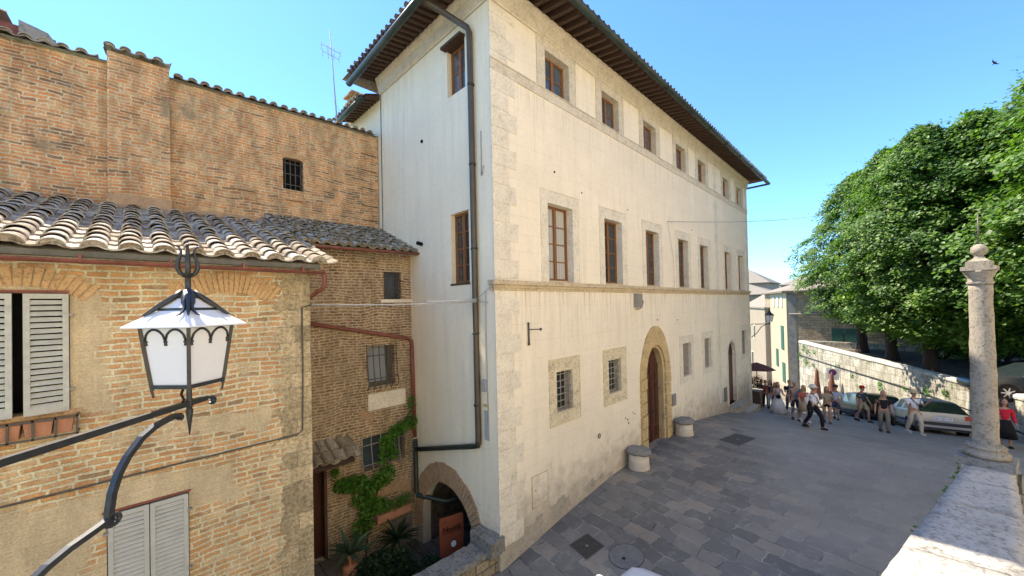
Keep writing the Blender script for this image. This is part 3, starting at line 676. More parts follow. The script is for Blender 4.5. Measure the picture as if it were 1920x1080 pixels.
# tile ends over the gutters
def tiles(mb, o, ud, sd, nrm, nu, nr_, sp, ln, r, taper=.82, jit=.01, chan=True, plug=True, lift=.055, n=7):
    o, ud, sd, nrm = V(o), V(ud).normalized(), V(sd).normalized(), V(nrm).normalized()
    for i in range(nu):
        for j in range(nr_):
            base = o + ud*(sp*i + rnd(-jit, jit)) + sd*(ln*j + rnd(-jit, jit)*1.2)
            tw = rnd(-.04, .04); s2 = (sd + ud*tw).normalized(); L = ln*1.28
            rr = r*rnd(.94, 1.06)
            def arc(c, rad_, flat=.78):
                return [c + ud*math.cos(PI*k/n)*rad_ + nrm*math.sin(PI*k/n)*rad_*flat for k in range(n+1)]
            c0 = base + nrm*(lift + .0); c1 = base + s2*L + nrm*.012
            A, B, A2_, B2_ = arc(c0, rr), arc(c1, rr*taper), arc(c0, rr-.017), arc(c1, rr*taper-.017)
            fs = [(k, k+1, n+2+k, n+1+k) for k in range(n)]
            k0 = len(mb.v); mb.add(A + B, fs, True)
            mb.add(A2_ + B2_, fs, True)
            mb.add(A + A2_, fs)
            if plug and j == 0:
                mb.add([p + s2*.03 for p in A2_], [tuple(range(n+1))])
            if chan:
                cb = base + ud*sp/2
                w = sp/2*.9
                def carc(c, w_, dep): return [c + ud*w_*(-1+2*k/4) + nrm*dep*(abs(-1+2*k/4)**2) for k in range(5)]
                K, Q = carc(cb + nrm*.028, w, .05), carc(cb + s2*L + nrm*.0, w*.9, .05)
                mb.add(K + Q, [(k, k+1, 6+k, 5+k) for k in range(4)], True)
                mb.add(K + [p - nrm*.022 for p in K], [(k, k+1, 6+k, 5+k) for k in range(4)])
    return mb
mb = MB(); sl = V((0, 1, .36)).normalized(); nn = V((0, -.36, 1)).normalized()
tiles(mb, (EX0+.05, EY0-.0, EZ-.005), (1,0,0), sl, nn, 90, 2, .247, .36, .078, jit=.012, chan=False)
sl2 = V((1, 0, .36)).normalized(); nn2 = V((-.36, 0, 1)).normalized()
tiles(mb, (EX0-.0, 11.45, EZ-.03), (0,-1,0), sl2, nn2, 26, 2, .247, .36, .078, jit=.012, chan=False)
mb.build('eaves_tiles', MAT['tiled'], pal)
# rear wing with the lower eave
mb = MB(); mb.box(WX+.03, 12, 11.16, 13.5, -2, 6.72); mb.build('wing_wall', MAT['white'], pal)
mb = MB(); mb.add([(5.0, 11.2, 6.60), (5.0, 13.6, 6.60), (7.5, 13.6, 7.5), (7.5, 11.2, 7.5)], [(0,1,2,3)]); mb.add([(5.0, 11.2, 6.56), (5.0, 13.6, 6.56), (WX+.05, 13.6, 6.76), (WX+.05, 11.2, 6.76)], [(0,1,2,3)])
mb.build('wing_roof', MAT['soffit'], pal)
mb = MB(); tiles(mb, (4.95, 13.6, 6.60), (0,-1,0), sl2, nn2, 9, 3, .25, .36, .09, chan=False)
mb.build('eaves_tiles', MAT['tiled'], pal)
for i in range(10):
    r_ = first.copy(); C.objects.link(r_); r_.parent = pal; r_.rotation_euler = (0, 0, -PI/2); r_.location = (0.03, 5.30 + .215*i, 6.60 + 5.7); r_.scale = (1, .52, .8)
mb = MB(); halfpipe(mb, (4.95, 11.15, 6.50), (4.95, 13.6, 6.47), .085); mb.build('gutter', MAT['gutter'], pal)
mb = MB(); mb.box(5.6, 6.05, 13.55, 14.1, 6.2, 7.55); mb.box(5.53, 6.12, 13.5, 14.15, 7.55, 7.62)
for y in (13.57, 13.78, 13.98): mb.box(5.6, 6.05, y, y+.08, 7.62, 7.82)
mb.box(5.5, 6.15, 13.45, 14.2, 7.82, 7.88); mb.build('chimney', MAT['brickU'], pal)
# render peeled near the foot of the front wall: exposed patches, proud by a few millimetres
def blob(cx, cz, w, h, n=18, seed=0):
    P_ = []
    for k in range(n):
        t = 2*PI*k/n; r = 1 + .55*noise.noise((math.cos(t)*1.9, math.sin(t)*1.9, seed*3.1)) + .28*noise.noise((math.cos(t)*6, math.sin(t)*6, seed*1.7)); P_.append((cx + w*r*math.cos(t), cz + h*r*math.sin(t)))
    return P_
mb = MB()
for k, (x, z, w, h) in enumerate([(7.55, -5.12, .42, .26), (8.9, -5.05, .27, .2), (9.45, -5.0, .14, .13), (6.5, -5.3, .42, .30), (5.95, -5.45, .35, .30), (9.9, -5.08, .15, .08)]):
    mb = MB(); mb.plate(FF, blob(x, z, w, h, 56, k+1), [], .004 + .0006*k); mb.build('bare_patch', MAT['patchm'], pal)
# downpipe
dp = thing('downpipe', 'brown metal downpipe running down the white side wall of the palazzo', 'pipe', (WX-.09, 6.56, -3.2))
mb = MB(); xx = WX-.09
mb.tube([(EX0+.0, 7.35, 7.02), (EX0+.1, 7.32, 6.98), (xx-.02, 6.62, 6.32), (xx, 6.58, 6.2), (xx, 6.55, -2.95), (xx, 6.56, -3.06)], .068, 12)
mb.build('pipe', MAT['copper'], dp)
mb = MB(); mb.tube([(xx, 6.56, -3.0), (xx, 6.57, -3.1), (xx, 6.75, -3.16), (xx, 9.25, -3.86)], .06, 10); mb.build('cross_pipe', MAT['gutter'], dp)
mb = MB(); mb.tube([(xx, 9.26, -3.6), (xx, 9.26, -5.0), (xx, 9.2, -5.08), (WX+.3, 8.4, -5.12), (WX+1.2, 8.3, -5.15)], .062, 10); mb.build('lower_pipe', MAT['gutter'], dp)
for z in (5.0, 3.2, 1.3, -.6, -2.2): mb = MB(); mb.tube([(xx+.0, 6.565, z-.02), (xx, 6.565, z+.02)], .08, 12); mb.build('clamp', MAT['gutter'], dp)
# ------------------------------------------------------------------ left brick house
LY = 7.3
FH = lambda u, v, n=0.: (u, LY - n, v)
lh = thing('brick_house', 'warm brick house on the left with grey shutters under a sunlit barrel tile eave', 'building', (2.18, LY, -6.4))
W1 = (-1.37, -.60, -1.17, .28); W2 = (-.30, .52, -3.95, -2.60)
mb = MB(); mb.plate(FH, [(-5, -7), (2.19, -7), (2.19, .78), (-5, .78)], [[(a, c), (b, c), (b, d), (a, d)] for a, b, c, d in (W1, W2)], 0, None, -.2)
mb.add([(2.19, LY, -7), (2.19, 11.4, -7), (2.19, 11.4, 2.0), (2.19, LY, .78)], [(0,1,2,3)]); mb.build('wall', MAT['brickL'], lh)
mb = MB(); mb.box(-4.9, 2.1, 7.6, 11, -7, .5); mb.build('black_room_fill', MAT['black'], lh)  # black block, painted darkness behind the shutter gaps
# relieving arches: fans of bricks a few mm proud
def fan(F, cx, cz, r0, r1, a0, a1, n, mat, parent, name='relieving_arch', pr=.012):
    mb = MB()
    for i in range(n):
        t0 = a0 + (a1-a0)*(i+.1)/n; t1 = a0 + (a1-a0)*(i+.9)/n; k = rnd(-.03, .02)
        P_ = lambda t, r: (cx + r*math.cos(t), cz + r*math.sin(t))
        mb.prism(F, [P_(t0, r0), P_(t0, r1+k), P_(t1, r1+k), P_(t1, r0)], -.02, pr + rnd(0, .008))
    return mb.build(name, MAT[mat], parent)
fan(FH, -1.0, -.45, .82, 1.05, rad(50), rad(130), 17, 'arch', lh)
fan(FH, 1.02, -.55, .86, 1.18, rad(52), rad(128), 20, 'arch', lh)
def shutter(F, a, b, c, d, n0, hinge, ang, parent, mat, slats, label=None):
    """louvred leaf a..b hinged at side 'hinge' opened by ang; built in the wall frame"""
    w = b - a
    def G(u, v, n=0.):
        du = (u - a) if hinge == 'l' else (b - u)
        uu = du*math.cos(ang) - n*math.sin(ang)*0; nn = n0 + n + du*math.sin(ang)
        return F(a + uu, v, nn) if hinge == 'l' else F(b - uu, v, nn)
    mb = MB(); t = .05
    mb.slab(G, a, a+t, c, d, 0, .035); mb.slab(G, b-t, b, c, d, 0, .035)
    mb.slab(G, a+t, b-t, c, c+.07, 0, .034); mb.slab(G, a+t, b-t, d-.06, d, 0, .034)
    s_ = mb.build('shutter', MAT[mat], parent)
    m2 = MB(); hh = (d-c-.13)/slats
    for i in range(slats):
        z = c+.07+hh*i; k = rnd(-.003, .003)
        vs = [G(a+t, z+k, .034), G(b-t, z-k, .034), G(b-t, z+hh*.66-k, .010), G(a+t, z+hh*.66+k, .010)]
        vs += [G(a+t, z+k+.006, .034), G(b-t, z-k+.006, .034), G(b-t, z+hh*.66+.006, .006), G(a+t, z+hh*.66+.006, .006)]
        m2.add(vs, [(0,1,2,3), (4,5,6,7), (0,1,5,4), (2,3,7,6), (0,3,7,4), (1,2,6,5)])
    m2.build('slats', MAT[mat], s_)
    m3 = MB()
    for z in (c+.18*(d-c), c+.82*(d-c)):
        m3 = MB(); u = a if hinge == 'l' else b; sg = -1 if hinge == 'l' else 1
        m3.slab(F, u-.01 if sg > 0 else u-.04, u+.04 if sg > 0 else u+.01, z-.015, z+.015, .0, .05); m3.build('hinge', MAT['barsw'], s_)
    return s_
shutter(FH, -1.37, -1.03, -1.18, .27, .01, 'l', rad(8), lh, 'shut', 19)
shutter(FH, -.955, -.605, -1.18, .27, .02, 'r', rad(10), lh, 'shut', 19)
shutter(FH, -.29, .10, -3.93, -2.62, .0, 'l', rad(1), lh, 'shutb', 20)
shutter(FH, .11, .51, -3.93, -2.62, .0, 'r', rad(1), lh, 'shutb', 20)
mb = MB(); mb.slab(FH, -1.40, -.60, .28, .315, -.1, .03); mb.build('lintel', MAT['red'], lh); mb = MB(); mb.slab(FH, -.34, .54, -2.60, -2.575, -.1, .03); mb.build('lintel', MAT['red'], lh)
mb = MB(); mb.slab(FH, -1.5, -.50, -1.235, -1.175, -.1, .035); mb.build('window_sill', MAT['arch'], lh)
# eave board, tiles
SL = V((0, 1, .33)).normalized(); NN = V((0, -.33, 1)).normalized()
mb = MB(); mb.box(-5, 2.27, 6.99, 7.03, .715, .785); mb.box(-5, 2.27, 7.03, 7.32, .735, .77); mb.build('eaves_board', MAT['grey'], lh)
mb = MB(); mb.add([(-5, 7.0, .79), (2.28, 7.0, .79), (2.28, 11.42, 2.245), (-5, 11.42, 2.245)], [(0,1,2,3)]); mb.add([(2.28, 7.0, .79), (2.28, 11.42, 2.245), (2.28, 11.42, 1.9), (2.28, 7.0, .72)], [(0,1,2,3)])
mb.add([(-5, 7.0, .785), (2.28, 7.0, .785), (2.28, 7.0, .72), (-5, 7.0, .72)], [(0,1,2,3)]); mb.build('roof', MAT['tile'], lh)
mb = MB(); tiles(mb, (-4.65, 6.955, .80), (1,0,0), SL, NN, 22, 14, .3285, .33, .122, jit=.014, lift=.04, n=9)
mb.build('roof_tiles', MAT['tile'], lh)
mb = MB(); halfpipe(mb, (-5, 6.95, .70), (2.30, 6.95, .665), .05)
for i in range(9): mb.box(-4.6+.82*i, -4.57+.82*i, 6.895, 7.0, .645, .735)
mb.build('gutter', MAT['red'], lh)
mb = MB(); mb.tube([(2.30, 6.95, .665), (2.32, 6.95, .60), (2.32, 6.95, .45), (2.30, 7.0, .37), (2.22, 7.25, .27), (2.21, 7.5, .2), (2.6, 9.0, -.28)], .038, 10); mb.build('drain_pipe', MAT['red'], lh)
# flower trough in an iron holder
pt = thing('planter', 'row of terracotta flower boxes behind rusty bars under the left grey shutters', 'planter', (-.9, 7.15, -1.45))
mb = MB(); x = -1.9
for (a, b) in ((-1.9, -1.32), (-1.29, -.96), (-.945, -.72), (-.71, -.56)): mb.add([(a+.02, 7.12, -1.42), (b-.02, 7.12, -1.42), (b-.02, 7.26, -1.42), (a+.02, 7.26, -1.42), (a, 7.10, -1.25), (b, 7.10, -1.25), (b, 7.28, -1.25), (a, 7.28, -1.25)], [(0,1,2,3),(0,1,5,4),(1,2,6,5),(2,3,7,6),(3,0,4,7),(4,5,6,7)])
mb.build('flower_box', MAT['terra'], pt)
mb = MB()
for z in (-1.23, -1.44): mb.beam((-1.95, 7.085, z), (-.52, 7.085, z), .02, .02)
for x in (-1.7, -1.5, -1.28, -1.05, -.87, -.70, -.53): mb.beam((x, 7.085, -1.45), (x, 7.085, -1.22), .02, .02)
mb.beam((-.53, 7.09, -1.44), (-.53, 7.3, -1.44), .02, .02); mb.beam((-.53, 7.09, -1.23), (-.53, 7.3, -1.23), .02, .02)
mb.build('iron_holder', MAT['bars'], pt)
# wall cables
mb = MB(); mb.tube([(-5, 7.28, -2.21), (-1, 7.28, -2.19), (.6, 7.275, -2.16), (1.95, 7.28, -2.14), (2.03, 7.28, -2.08), (2.05, 7.28, -1), (2.05, 7.28, .05), (2.2, 7.27, .1)], .013, 6)
tag(mb.build('wall_cable', MAT['bars']), 'brown cable clipped along the warm brick wall above the lower blue-grey shutters', 'cable')
def sag(a, b, s_, n=14):
    a, b = V(a), V(b); return [a.lerp(b, i/n) - V((0, 0, s_*4*(i/n)*(1-i/n))) for i in range(n+1)]
mb = MB(); mb.tube(sag((2.2, 7.27, .10), (5.36, 6.60, .11), .03), .013, 6); mb.tube([(5.36, 6.6, .11), (5.40, 6.3, .30), (5.42, 6.15, .4)], .008, 5)
for i in range(3): mb.tube(sag((4.3, 6.825, .09+.02*i), (5.37, 6.5, .11+.03*i), .02), .012, 5)
mb.tube([(5.37, 6.5, .13), (5.42, 6.2, .08)], .012, 5)
tag(mb.build('overhead_cable', MAT['cable']), 'pale cable bundle stretched across the alley from brick corner to brown downpipe', 'cable')
mb = MB(); mb.tube([(-1.7, 9.0, 1.95)] + sag((-1.46, 9.3, 1.72), (2.2, 9.6, 1.72), .03), .010, 5)
tag(mb.build('roof_cable', MAT['cable']), 'thin pale cable lying over the barrel tiles of the brick house', 'cable')

# ------------------------------------------------------------------ middle wall behind the alley
MY = 9.5
FM = lambda u, v, n=0.: (u, MY - n, v)
mh = thing('alley_house', 'brown rubble brick house at the back of the alley with barred windows and mossy roof', 'building', (4, MY, -6.4))
G1 = (4.66, 5.16, .25, .98); G2 = (4.20, 4.93, -2.03, -.97); G3 = (4.02, 5.2, -4.12, -3.28); MD = (2.55, 3.16, -5.85, -3.73)
mb = MB(); mb.plate(FM, [(1.9, -6.8), (5.52, -6.8), (5.52, 1.55), (1.9, 1.55)], [[(a, c), (b, c), (b, d), (a, d)] for a, b, c, d in (G1, G2, G3, MD)], 0, None, -.22)
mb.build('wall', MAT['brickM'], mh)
for (a, b, c, d), cur in ((G1, 0), (G2, 1), (G3, 0)):
    mb = MB(); mb.add([FM(a, c, -.2), FM(b, c, -.2), FM(b, d, -.2), FM(a, d, -.2)], [(0,1,2,3)]); w = mb.build('window', MAT['glassb' if not cur else 'lblue'], mh)
    if cur:
        mb = MB(); mb.slab(FM, b-.16, b-.04, c, d, -.2, -.12); mb.slab(FM, a, b, c, c+.1, -.2, -.13); mb.build('window_frame', MAT['bars'], w)
    if d == .98: grille(FM, a, b, c, d, -.04, 6, 2, w, 'bars', .012)
    else: grille(FM, a-.04, b+.04, c-.06, d+.05, .02, 6, 2, w, 'bars' if cur else 'barsw', .013, .16)
mb = MB(); mb.slab(FM, 4.54, 5.5, .16, .245, -.02, .06); mb.build('window_sill', MAT['quoin'], mh)
mb = MB(); mb.slab(FM, G2[0]-.02, G2[1]+.3, -2.62, -2.2, -.02, .01); mb.build('stone_patch', MAT['quoin'], mh)
mb = MB(); mb.plate(FM, [(MD[0], MD[2]), (MD[1], MD[2]), (MD[1], MD[3]), (MD[0], MD[3])], [], -.18); dd = mb.build('door', MAT['door'], mh)
mb = MB(); mb.slab(FM, 3.09, 3.15, MD[2], MD[3], -.19, .02); mb.slab(FM, 2.5, 3.15, -3.72, -3.66, -.19, .03); mb.build('door_frame', MAT['wood'], dd)
mb = MB(); mb.box(2.2, 3.45, 8.7, 9.5, -6.45, -5.86); mb.build('door_step', MAT['yard'], mh)
fan(FM, 4.85, -5.62, .72, .98, rad(48), rad(125), 22, 'vous', mh, 'relieving_arch', .01)
fan(FM, 4.55, -2.15, .0+.62, .80, rad(215), rad(250), 6, 'vous', mh, 'relieving_arch', .01)
SM = V((0, 1, .42)).normalized(); NM = V((0, -.42, 1)).normalized()
mb = MB(); mb.add([(2.28, 9.15, 1.50), (5.6, 9.15, 1.50), (5.6, 11.42, 2.45), (2.28, 11.42, 2.45)], [(0,1,2,3)]); mb.add([(2.28, 9.15, 1.495), (5.6, 9.15, 1.495), (5.6, 9.15, 1.43), (2.28, 9.15, 1.43)], [(0,1,2,3)])
mb.add([(5.6, 9.15, 1.50), (5.6, 11.42, 2.45), (5.6, 11.42, 2.2), (5.6, 9.15, 1.42)], [(0,1,2,3)]); mb.build('roof', MAT['tile'], mh)
mb = MB(); tiles(mb, (2.42, 9.10, 1.50), (1,0,0), SM, NM, 14, 8, .235, .33, .095, jit=.025, lift=.045); mb.build('roof_tiles', MAT['tile'], mh)
# mossy tufts on the roof
mb = MB()
for i in range(1100):
    s_ = rnd(0, 2.1); p = V((2.4 + 3.0*random.random()**.8, 9.15 + s_*.92, 1.53 + s_*.387 + rnd(0, .05))); a = rnd(0, PI); l = rnd(.02, .06)
    if noise.noise(p*1.3) < -.12: continue
    d = V((math.cos(a)*l, math.sin(a)*l, rnd(0, l))); e = V((-math.sin(a), math.cos(a), 0))*l*.5
    mb.add([p-e, p+e, p+d*1.3+V((0, 0, l))], [(0,1,2)])
mb.build('moss', MAT['dkleaf'], mh, fix=False)
mb = MB(); halfpipe(mb, (2.2, 9.06, 1.44), (5.62, 9.06, 1.50), .055); mb.build('gutter', MAT['red'], mh)
mb = MB(); mb.tube([(2.2, 9.44, -.18), (5.30, 9.43, -.83), (5.40, 9.42, -.92), (5.40, 9.40, -1.1), (5.42, 9.36, -3.55)], .05, 10); mb.build('drain_pipe', MAT['red'], mh)
mb = MB(); mb.tube([(WX, 8.87, 1.71), (WX-.16, 8.86, 1.73)], .05, 10); tag(mb.build('pipe_stub', MAT['black']), 'short black pipe stub poking out of the white wall beside the mossy roof', 'pipe')
mb = MB(); mb.tube([(WX-.004, 8.77, 4.46), (WX-.03, 8.77, 4.46)], .045, 12); mb.build('vent_hole', MAT['black'], pal)
# little tiled canopy over the alley door
cn = thing('door_canopy', 'small mossy tiled canopy above the alley door beside the brick corner', 'canopy', (2.8, 9.3, -3.6))
mb = MB(); mb.obox((2.85, 9.2, -3.28), V((.68, 0, 0)), V((0, .42, .19)), V((0, -.01, .03))); mb.build('board', MAT['rafter'], cn)
mb = MB(); tiles(mb, (2.3, 8.8, -3.42), (1,0,0), V((0,1,.45)), V((0,-.45,1)), 6, 2, .23, .38, .095, jit=.03); mb.build('canopy_tiles', MAT['tile'], cn)

# ------------------------------------------------------------------ upper brick wall
UY = 11.4
FU = lambda u, v, n=0.: (u, UY - n, v)
uh = thing('upper_house', 'tall red brick wall with pilaster and wavy tile coping behind the barrel tile roof', 'building', (2, UY, 1.5))
UWN = (2.80, 3.30, 3.28, 4.14)
mb = MB(); mb.plate(FU, [(-6, 1.2), (5.46, 1.2), (5.46, 5.42), (.5, 5.28), (.5, 5.22), (-.4, 5.22), (-.4, 5.22), (-6, 4.85)], [[(UWN[0], UWN[2]), (UWN[1], UWN[2]), (UWN[1], UWN[3]), (UWN[0], UWN[3])]], 0, None, -.2)
mb.add([(5.46, UY, 1.2), (5.46, 12.2, 1.2), (5.46, 12.2, 5.42), (5.46, UY, 5.42)], [(0,1,2,3)]); mb.build('wall', MAT['brickU'], uh)
mb = MB(); mb.box(-.40, .55, UY-.16, UY+.02, 1.2, 5.44); mb.build('pilaster', MAT['brickU'], uh)
mb = MB(); mb.slab(FU, -6, -.40, 2.02, 2.2, -.02, .05); mb.build('plinth', MAT['vous'], uh); mb = MB(); mb.slab(FU, .55, 5.4, 2.28, 2.40, -.02, .04); mb.build('plinth', MAT['vous'], uh); mb = MB(); mb.slab(FU, -.42, .57, 1.98, 2.5, .1, .20)
mb.build('plinth', MAT['vous'], uh)
mb = MB(); mb.add([FU(UWN[0], UWN[2], -.18), FU(UWN[1], UWN[2], -.18), FU(UWN[1], UWN[3], -.18), FU(UWN[0], UWN[3], -.18)], [(0,1,2,3)]); w = mb.build('window', MAT['black'], uh)
grille(FU, *UWN, -.05, 4, 3, w, 'bars', .013)
fan(FU, 3.05, 3.45, .70, .86, rad(68), rad(112), 13, 'arch', uh, 'flat_arch', .01)
for z in (3.2, 3.75, 4.3, 4.8, 2.75): mb = MB(); mb.tube([FU(4.92, z, .015), FU(5.40, z-.01, .02)], .012, 5); mb.build('iron_tie', MAT['bars'], uh)
mb = MB(); mb.slab(FU, 2.85, 3.25, 2.98, 3.0, 0, .06); mb.build('stone_ledge', MAT['vous'], uh); mb = MB(); mb.slab(FU, 1.65, 2.15, 3.05, 3.12, 0, .05); mb.slab(FU, 1.85, 2.02, 2.85, 3.03, 0, .03); mb.build('stone_bracket', MAT['vous'], uh)
mb = MB(); mb.add([(-6, 12.3, 5.2), (-.4, 12.3, 5.5), (-.4, 11.3, 5.25), (-6, 11.3, 4.88)], [(0,1,2,3)]); mb.add([(.5, 11.3, 5.30), (5.46, 11.3, 5.44), (5.46, 12.3, 5.65), (.5, 12.3, 5.5)], [(0,1,2,3)]); mb.build('coping_bed', MAT['tilel'], uh)
def copetiles(x0, x1, z0, z1, y):
    mb = MB(); n = int((x1-x0)/.235)
    ud = V((x1-x0, 0, z1-z0)).normalized()
    tiles(mb, (x0+.1, y, z0), ud, V((0, 1, .22)).normalized(), V((0, -.22, 1)).normalized(), n, 2, .235, .36, .085, jit=.02, lift=.05)
    return mb
copetiles(-6, -.42, 4.90, 5.24, 11.26).build('coping_tiles', MAT['tilel'], uh)
copetiles(-.46, .60, 5.45, 5.46, 11.12).build('coping_tiles', MAT['tilel'], uh)
copetiles(.6, 5.4, 5.30, 5.44, 11.26).build('coping_tiles', MAT['tilel'], uh)
mb = MB(); mb.box(-6, -2.05, 15.8, 19, 4, 7.55); th = mb.build('wall', MAT['pink'], None)
rh = thing('roof_dormer', 'dark red house top with black roof peeking over the brick wall at far left', 'building', (-3, 16, 4)); th.parent = rh; th.location = th.location - rh.location
th.data.materials[0] = MAT['red']
mb = MB(); mb.add([(-6.2, 15.6, 8.1), (-2.3, 15.6, 7.75), (-2.3, 17, 7.9), (-6.2, 17, 8.4), (-2.2, 15.5, 7.66), (-6.2, 15.5, 8.0)], [(0,1,2,3), (0,1,4,5)]); mb.box(-2.1, -1.5, 15.7, 17, 7.25, 7.42)
mb.add([(-2.1, 15.6, 7.62), (-1.62, 15.6, 7.5), (-1.42, 15.6, 7.2), (-2.1, 15.6, 7.2), (-2.1, 17, 7.62), (-1.62, 17, 7.5), (-1.42, 17, 7.2)], [(0,1,2,3), (0,1,5,4), (1,2,6,5)])
mb.build('roof', MAT['tiled'], rh)
an = thing('antenna', 'thin television antenna on a tall mast behind the red brick wall', 'antenna', (4.84, 13, 5))
mb = MB(); mb.tube([(4.86, 13, 5), (4.80, 13, 6.6), (4.63, 13, 9.35)], [.03, .025, .012], 6); mb.tube([(4.72, 13, 7.0), (5.2, 13, 6.3)], .006, 4); mb.build('mast', MAT['cable'], an)
mb = MB()
for dz, w in ((8.72, .30), (8.50, .26)):
    mb.tube([(4.66-w, 13, dz+.03), (4.66+w, 13, dz-.03)], .012, 5)
    for k in (-1, -.33, .33, 1): mb.tube([(4.66+w*k, 13, dz-.16), (4.66+w*k, 13, dz+.16)], .008, 4)
mb.build('aerial', MAT['cable'], an)

# ------------------------------------------------------------------ courtyard parapet
cp = thing('courtyard_parapet', 'rough stone parapet between the street and the sunken courtyard at the palazzo corner', 'wall', (4.5, 6.3, -6))
mb = MB(); mb.add([(-4, 6.14, -6.9), (5.43, 6.06, -6.9), (5.43, 6.06, -5.22), (-4, 6.14, -5.22), (-4, 6.50, -6.9), (5.43, 6.45, -6.9), (5.43, 6.45, -5.22), (-4, 6.5, -5.22)], [(0,1,2,3), (4,5,6,7), (0,3,7,4), (1,2,6,5)])
mb.build('wall', MAT['rubble'], cp)
mb = MB(); x = -4
def rough(mb, x0, x1, y0, y1, z0, z1, j=.02):
    nx = 6; ny = 3; P_ = {}
    top = [[V((x0+(x1-x0)*i/nx, y0+(y1-y0)*k/ny, z1)) + V((rnd(-j,j), rnd(-j,j), rnd(-j,j)*.8))*(1 if 0 < i < nx else .35) for k in range(ny+1)] for i in range(nx+1)]
    bot = [[V((p.x, p.y, z0)) for p in r] for r in top]
    o = len(mb.v); m_ = ny+1
    for r in top: mb.v += r
    for r in bot: mb.v += r
    T_ = (nx+1)*m_
    for i in range(nx):
        for k in range(ny):
            a = o+i*m_+k; mb.f.append([a, a+m_, a+m_+1, a+1]); mb.sm.append(False)
    for i in range(nx):
        for k in (0, ny):
            a = o+i*m_+k; mb.f.append([a, a+m_, a+m_+T_, a+T_]); mb.sm.append(False)
    for k in range(ny):
        for i in (0, nx):
            a = o+i*m_+k; mb.f.append([a, a+1, a+1+T_, a+T_]); mb.sm.append(False)
while x < 4.9:
    w = rnd(.7, 1.1); rough(mb, x, min(x+w, 5.14)-.012, 6.02, 6.53, -5.22, -5.10); x += w
mb.build('coping', MAT['rubblecap'], cp)
mb = MB(); rough(mb, 5.12, 5.5, 5.9, 6.62, -5.2, -4.90, .045); mb.build('end_stone', MAT['rubblecap'], cp)

# ------------------------------------------------------------------ sign, flowers, plants in the courtyard
sg = thing('restaurant_sign', 'tall rusty steel sign with cut letters and a white hexagon in the arch', 'sign', (5.0, 7.45, -6.4))
c0 = V((5.01, 7.62, -6.35)); sd = V((.58, -.16, 0))   # faces the camera side
mb = MB(); mb.add([c0, c0+sd, c0+sd+V((0,0,1.36)), c0+V((0,0,1.36))] + [p + V((.01, .03, 0)) for p in (c0, c0+sd, c0+sd+V((0,0,1.36)), c0+V((0,0,1.36)))], [(0,1,2,3), (4,5,6,7), (0,1,5,4), (1,2,6,5), (2,3,7,6), (3,0,4,7)])
mb.build('panel', MAT['rust'], sg)
hx = MB(); cc = c0 + sd*.56 + V((-.006, -.02, .70)); u_ = sd.normalized()
hx.add([cc + (u_*math.cos(PI/6+PI*k/3)*.075 + V((0,0,1))*math.sin(PI/6+PI*k/3)*.085) for k in range(6)], [(0,1,2,3,4,5)]); hx.build('hexagon', MAT['whitep'], sg)
hx = MB(); cc2 = cc + V((.002, .008, 0))
hx.add([cc2 + (u_*math.cos(PI/6+PI*k/3)*.092 + V((0,0,1))*math.sin(PI/6+PI*k/3)*.102) for k in range(6)], [(0,1,2,3,4,5)]); hx.build('hexagon_rim', MAT['ink'], sg)
def text(name, body, size, loc, ux, mat, parent, ext=.003, shear=0., w=1.):
    cu = bpy.data.curves.new(name, 'FONT'); cu.body = body; cu.size = size; cu.align_x = 'CENTER'; cu.extrude = ext; cu.shear = shear; cu.offset = .002*size/.1
    tmp = bpy.data.objects.new(name, cu); C.objects.link(tmp); bpy.context.view_layer.update()
    me = bpy.data.meshes.new_from_object(tmp.evaluated_get(bpy.context.evaluated_depsgraph_get())); bpy.data.objects.remove(tmp); bpy.data.curves.remove(cu)
    ux = V(ux).normalized(); uz = V((0,0,1)); n = ux.cross(uz)
    for v in me.vertices: v.co = ux*v.co.x*w + uz*v.co.y + n*v.co.z
    me.materials.clear(); me.materials.append(MAT[mat]); o = bpy.data.objects.new(name, me); C.objects.link(o); o.parent = parent; o.location = V(loc) - (origin_of(parent) if parent else V((0,0,0))); return o
text('lettering', 'Novit\u00e0', .165, c0 + sd*.5 + V((-.005, -.02, 1.02)), sd, 'ink', sg)
mb = MB(); a_ = c0 + sd*.10 + V((-.004, -.014, .985)); mb.beam(a_, a_ + sd*.8, .004, .014); mb.build('underline', MAT['ink'], sg)

def leaves(mb, c, r, n, size, up=.3, flat=False):
    c = V(c)
    for i in range(n):
        while True:
            q = V((rnd(-1,1), rnd(-1,1), rnd(-1,1)))
            if q.length < 1: break
        p = c + V((q.x*r[0], q.y*r[1], q.z*r[2]))
        leaf(mb, p, V((rnd(-1,1), rnd(-1,1), rnd(-.6,.6)+up)), size*rnd(.6, 1.3))
def leaf(mb, p, nrm, s_):
    nrm = V(nrm)
    if nrm.length < .01: nrm = V((0,0,1))
    nrm.normalize(); a = nrm.cross(V((rnd(-1,1), rnd(-1,1), rnd(-1,1))))
    if a.length < .01: a = V((1,0,0))
    a.normalize(); b = nrm.cross(a)
    o = len(mb.v)
    mb.v += [p - a*s_*.5, p + b*s_*.36 - nrm*s_*.06, p + a*s_*.55 - nrm*s_*.12, p - b*s_*.36 - nrm*s_*.06]
    mb.f.append([o, o+1, o+2, o+3]); mb.sm.append(False)
vn = thing('climbing_vine', 'green climbing vine trailing over the lowest barred window of the alley wall', 'vine', (4.4, 9.4, -6.3))
mb = MB()
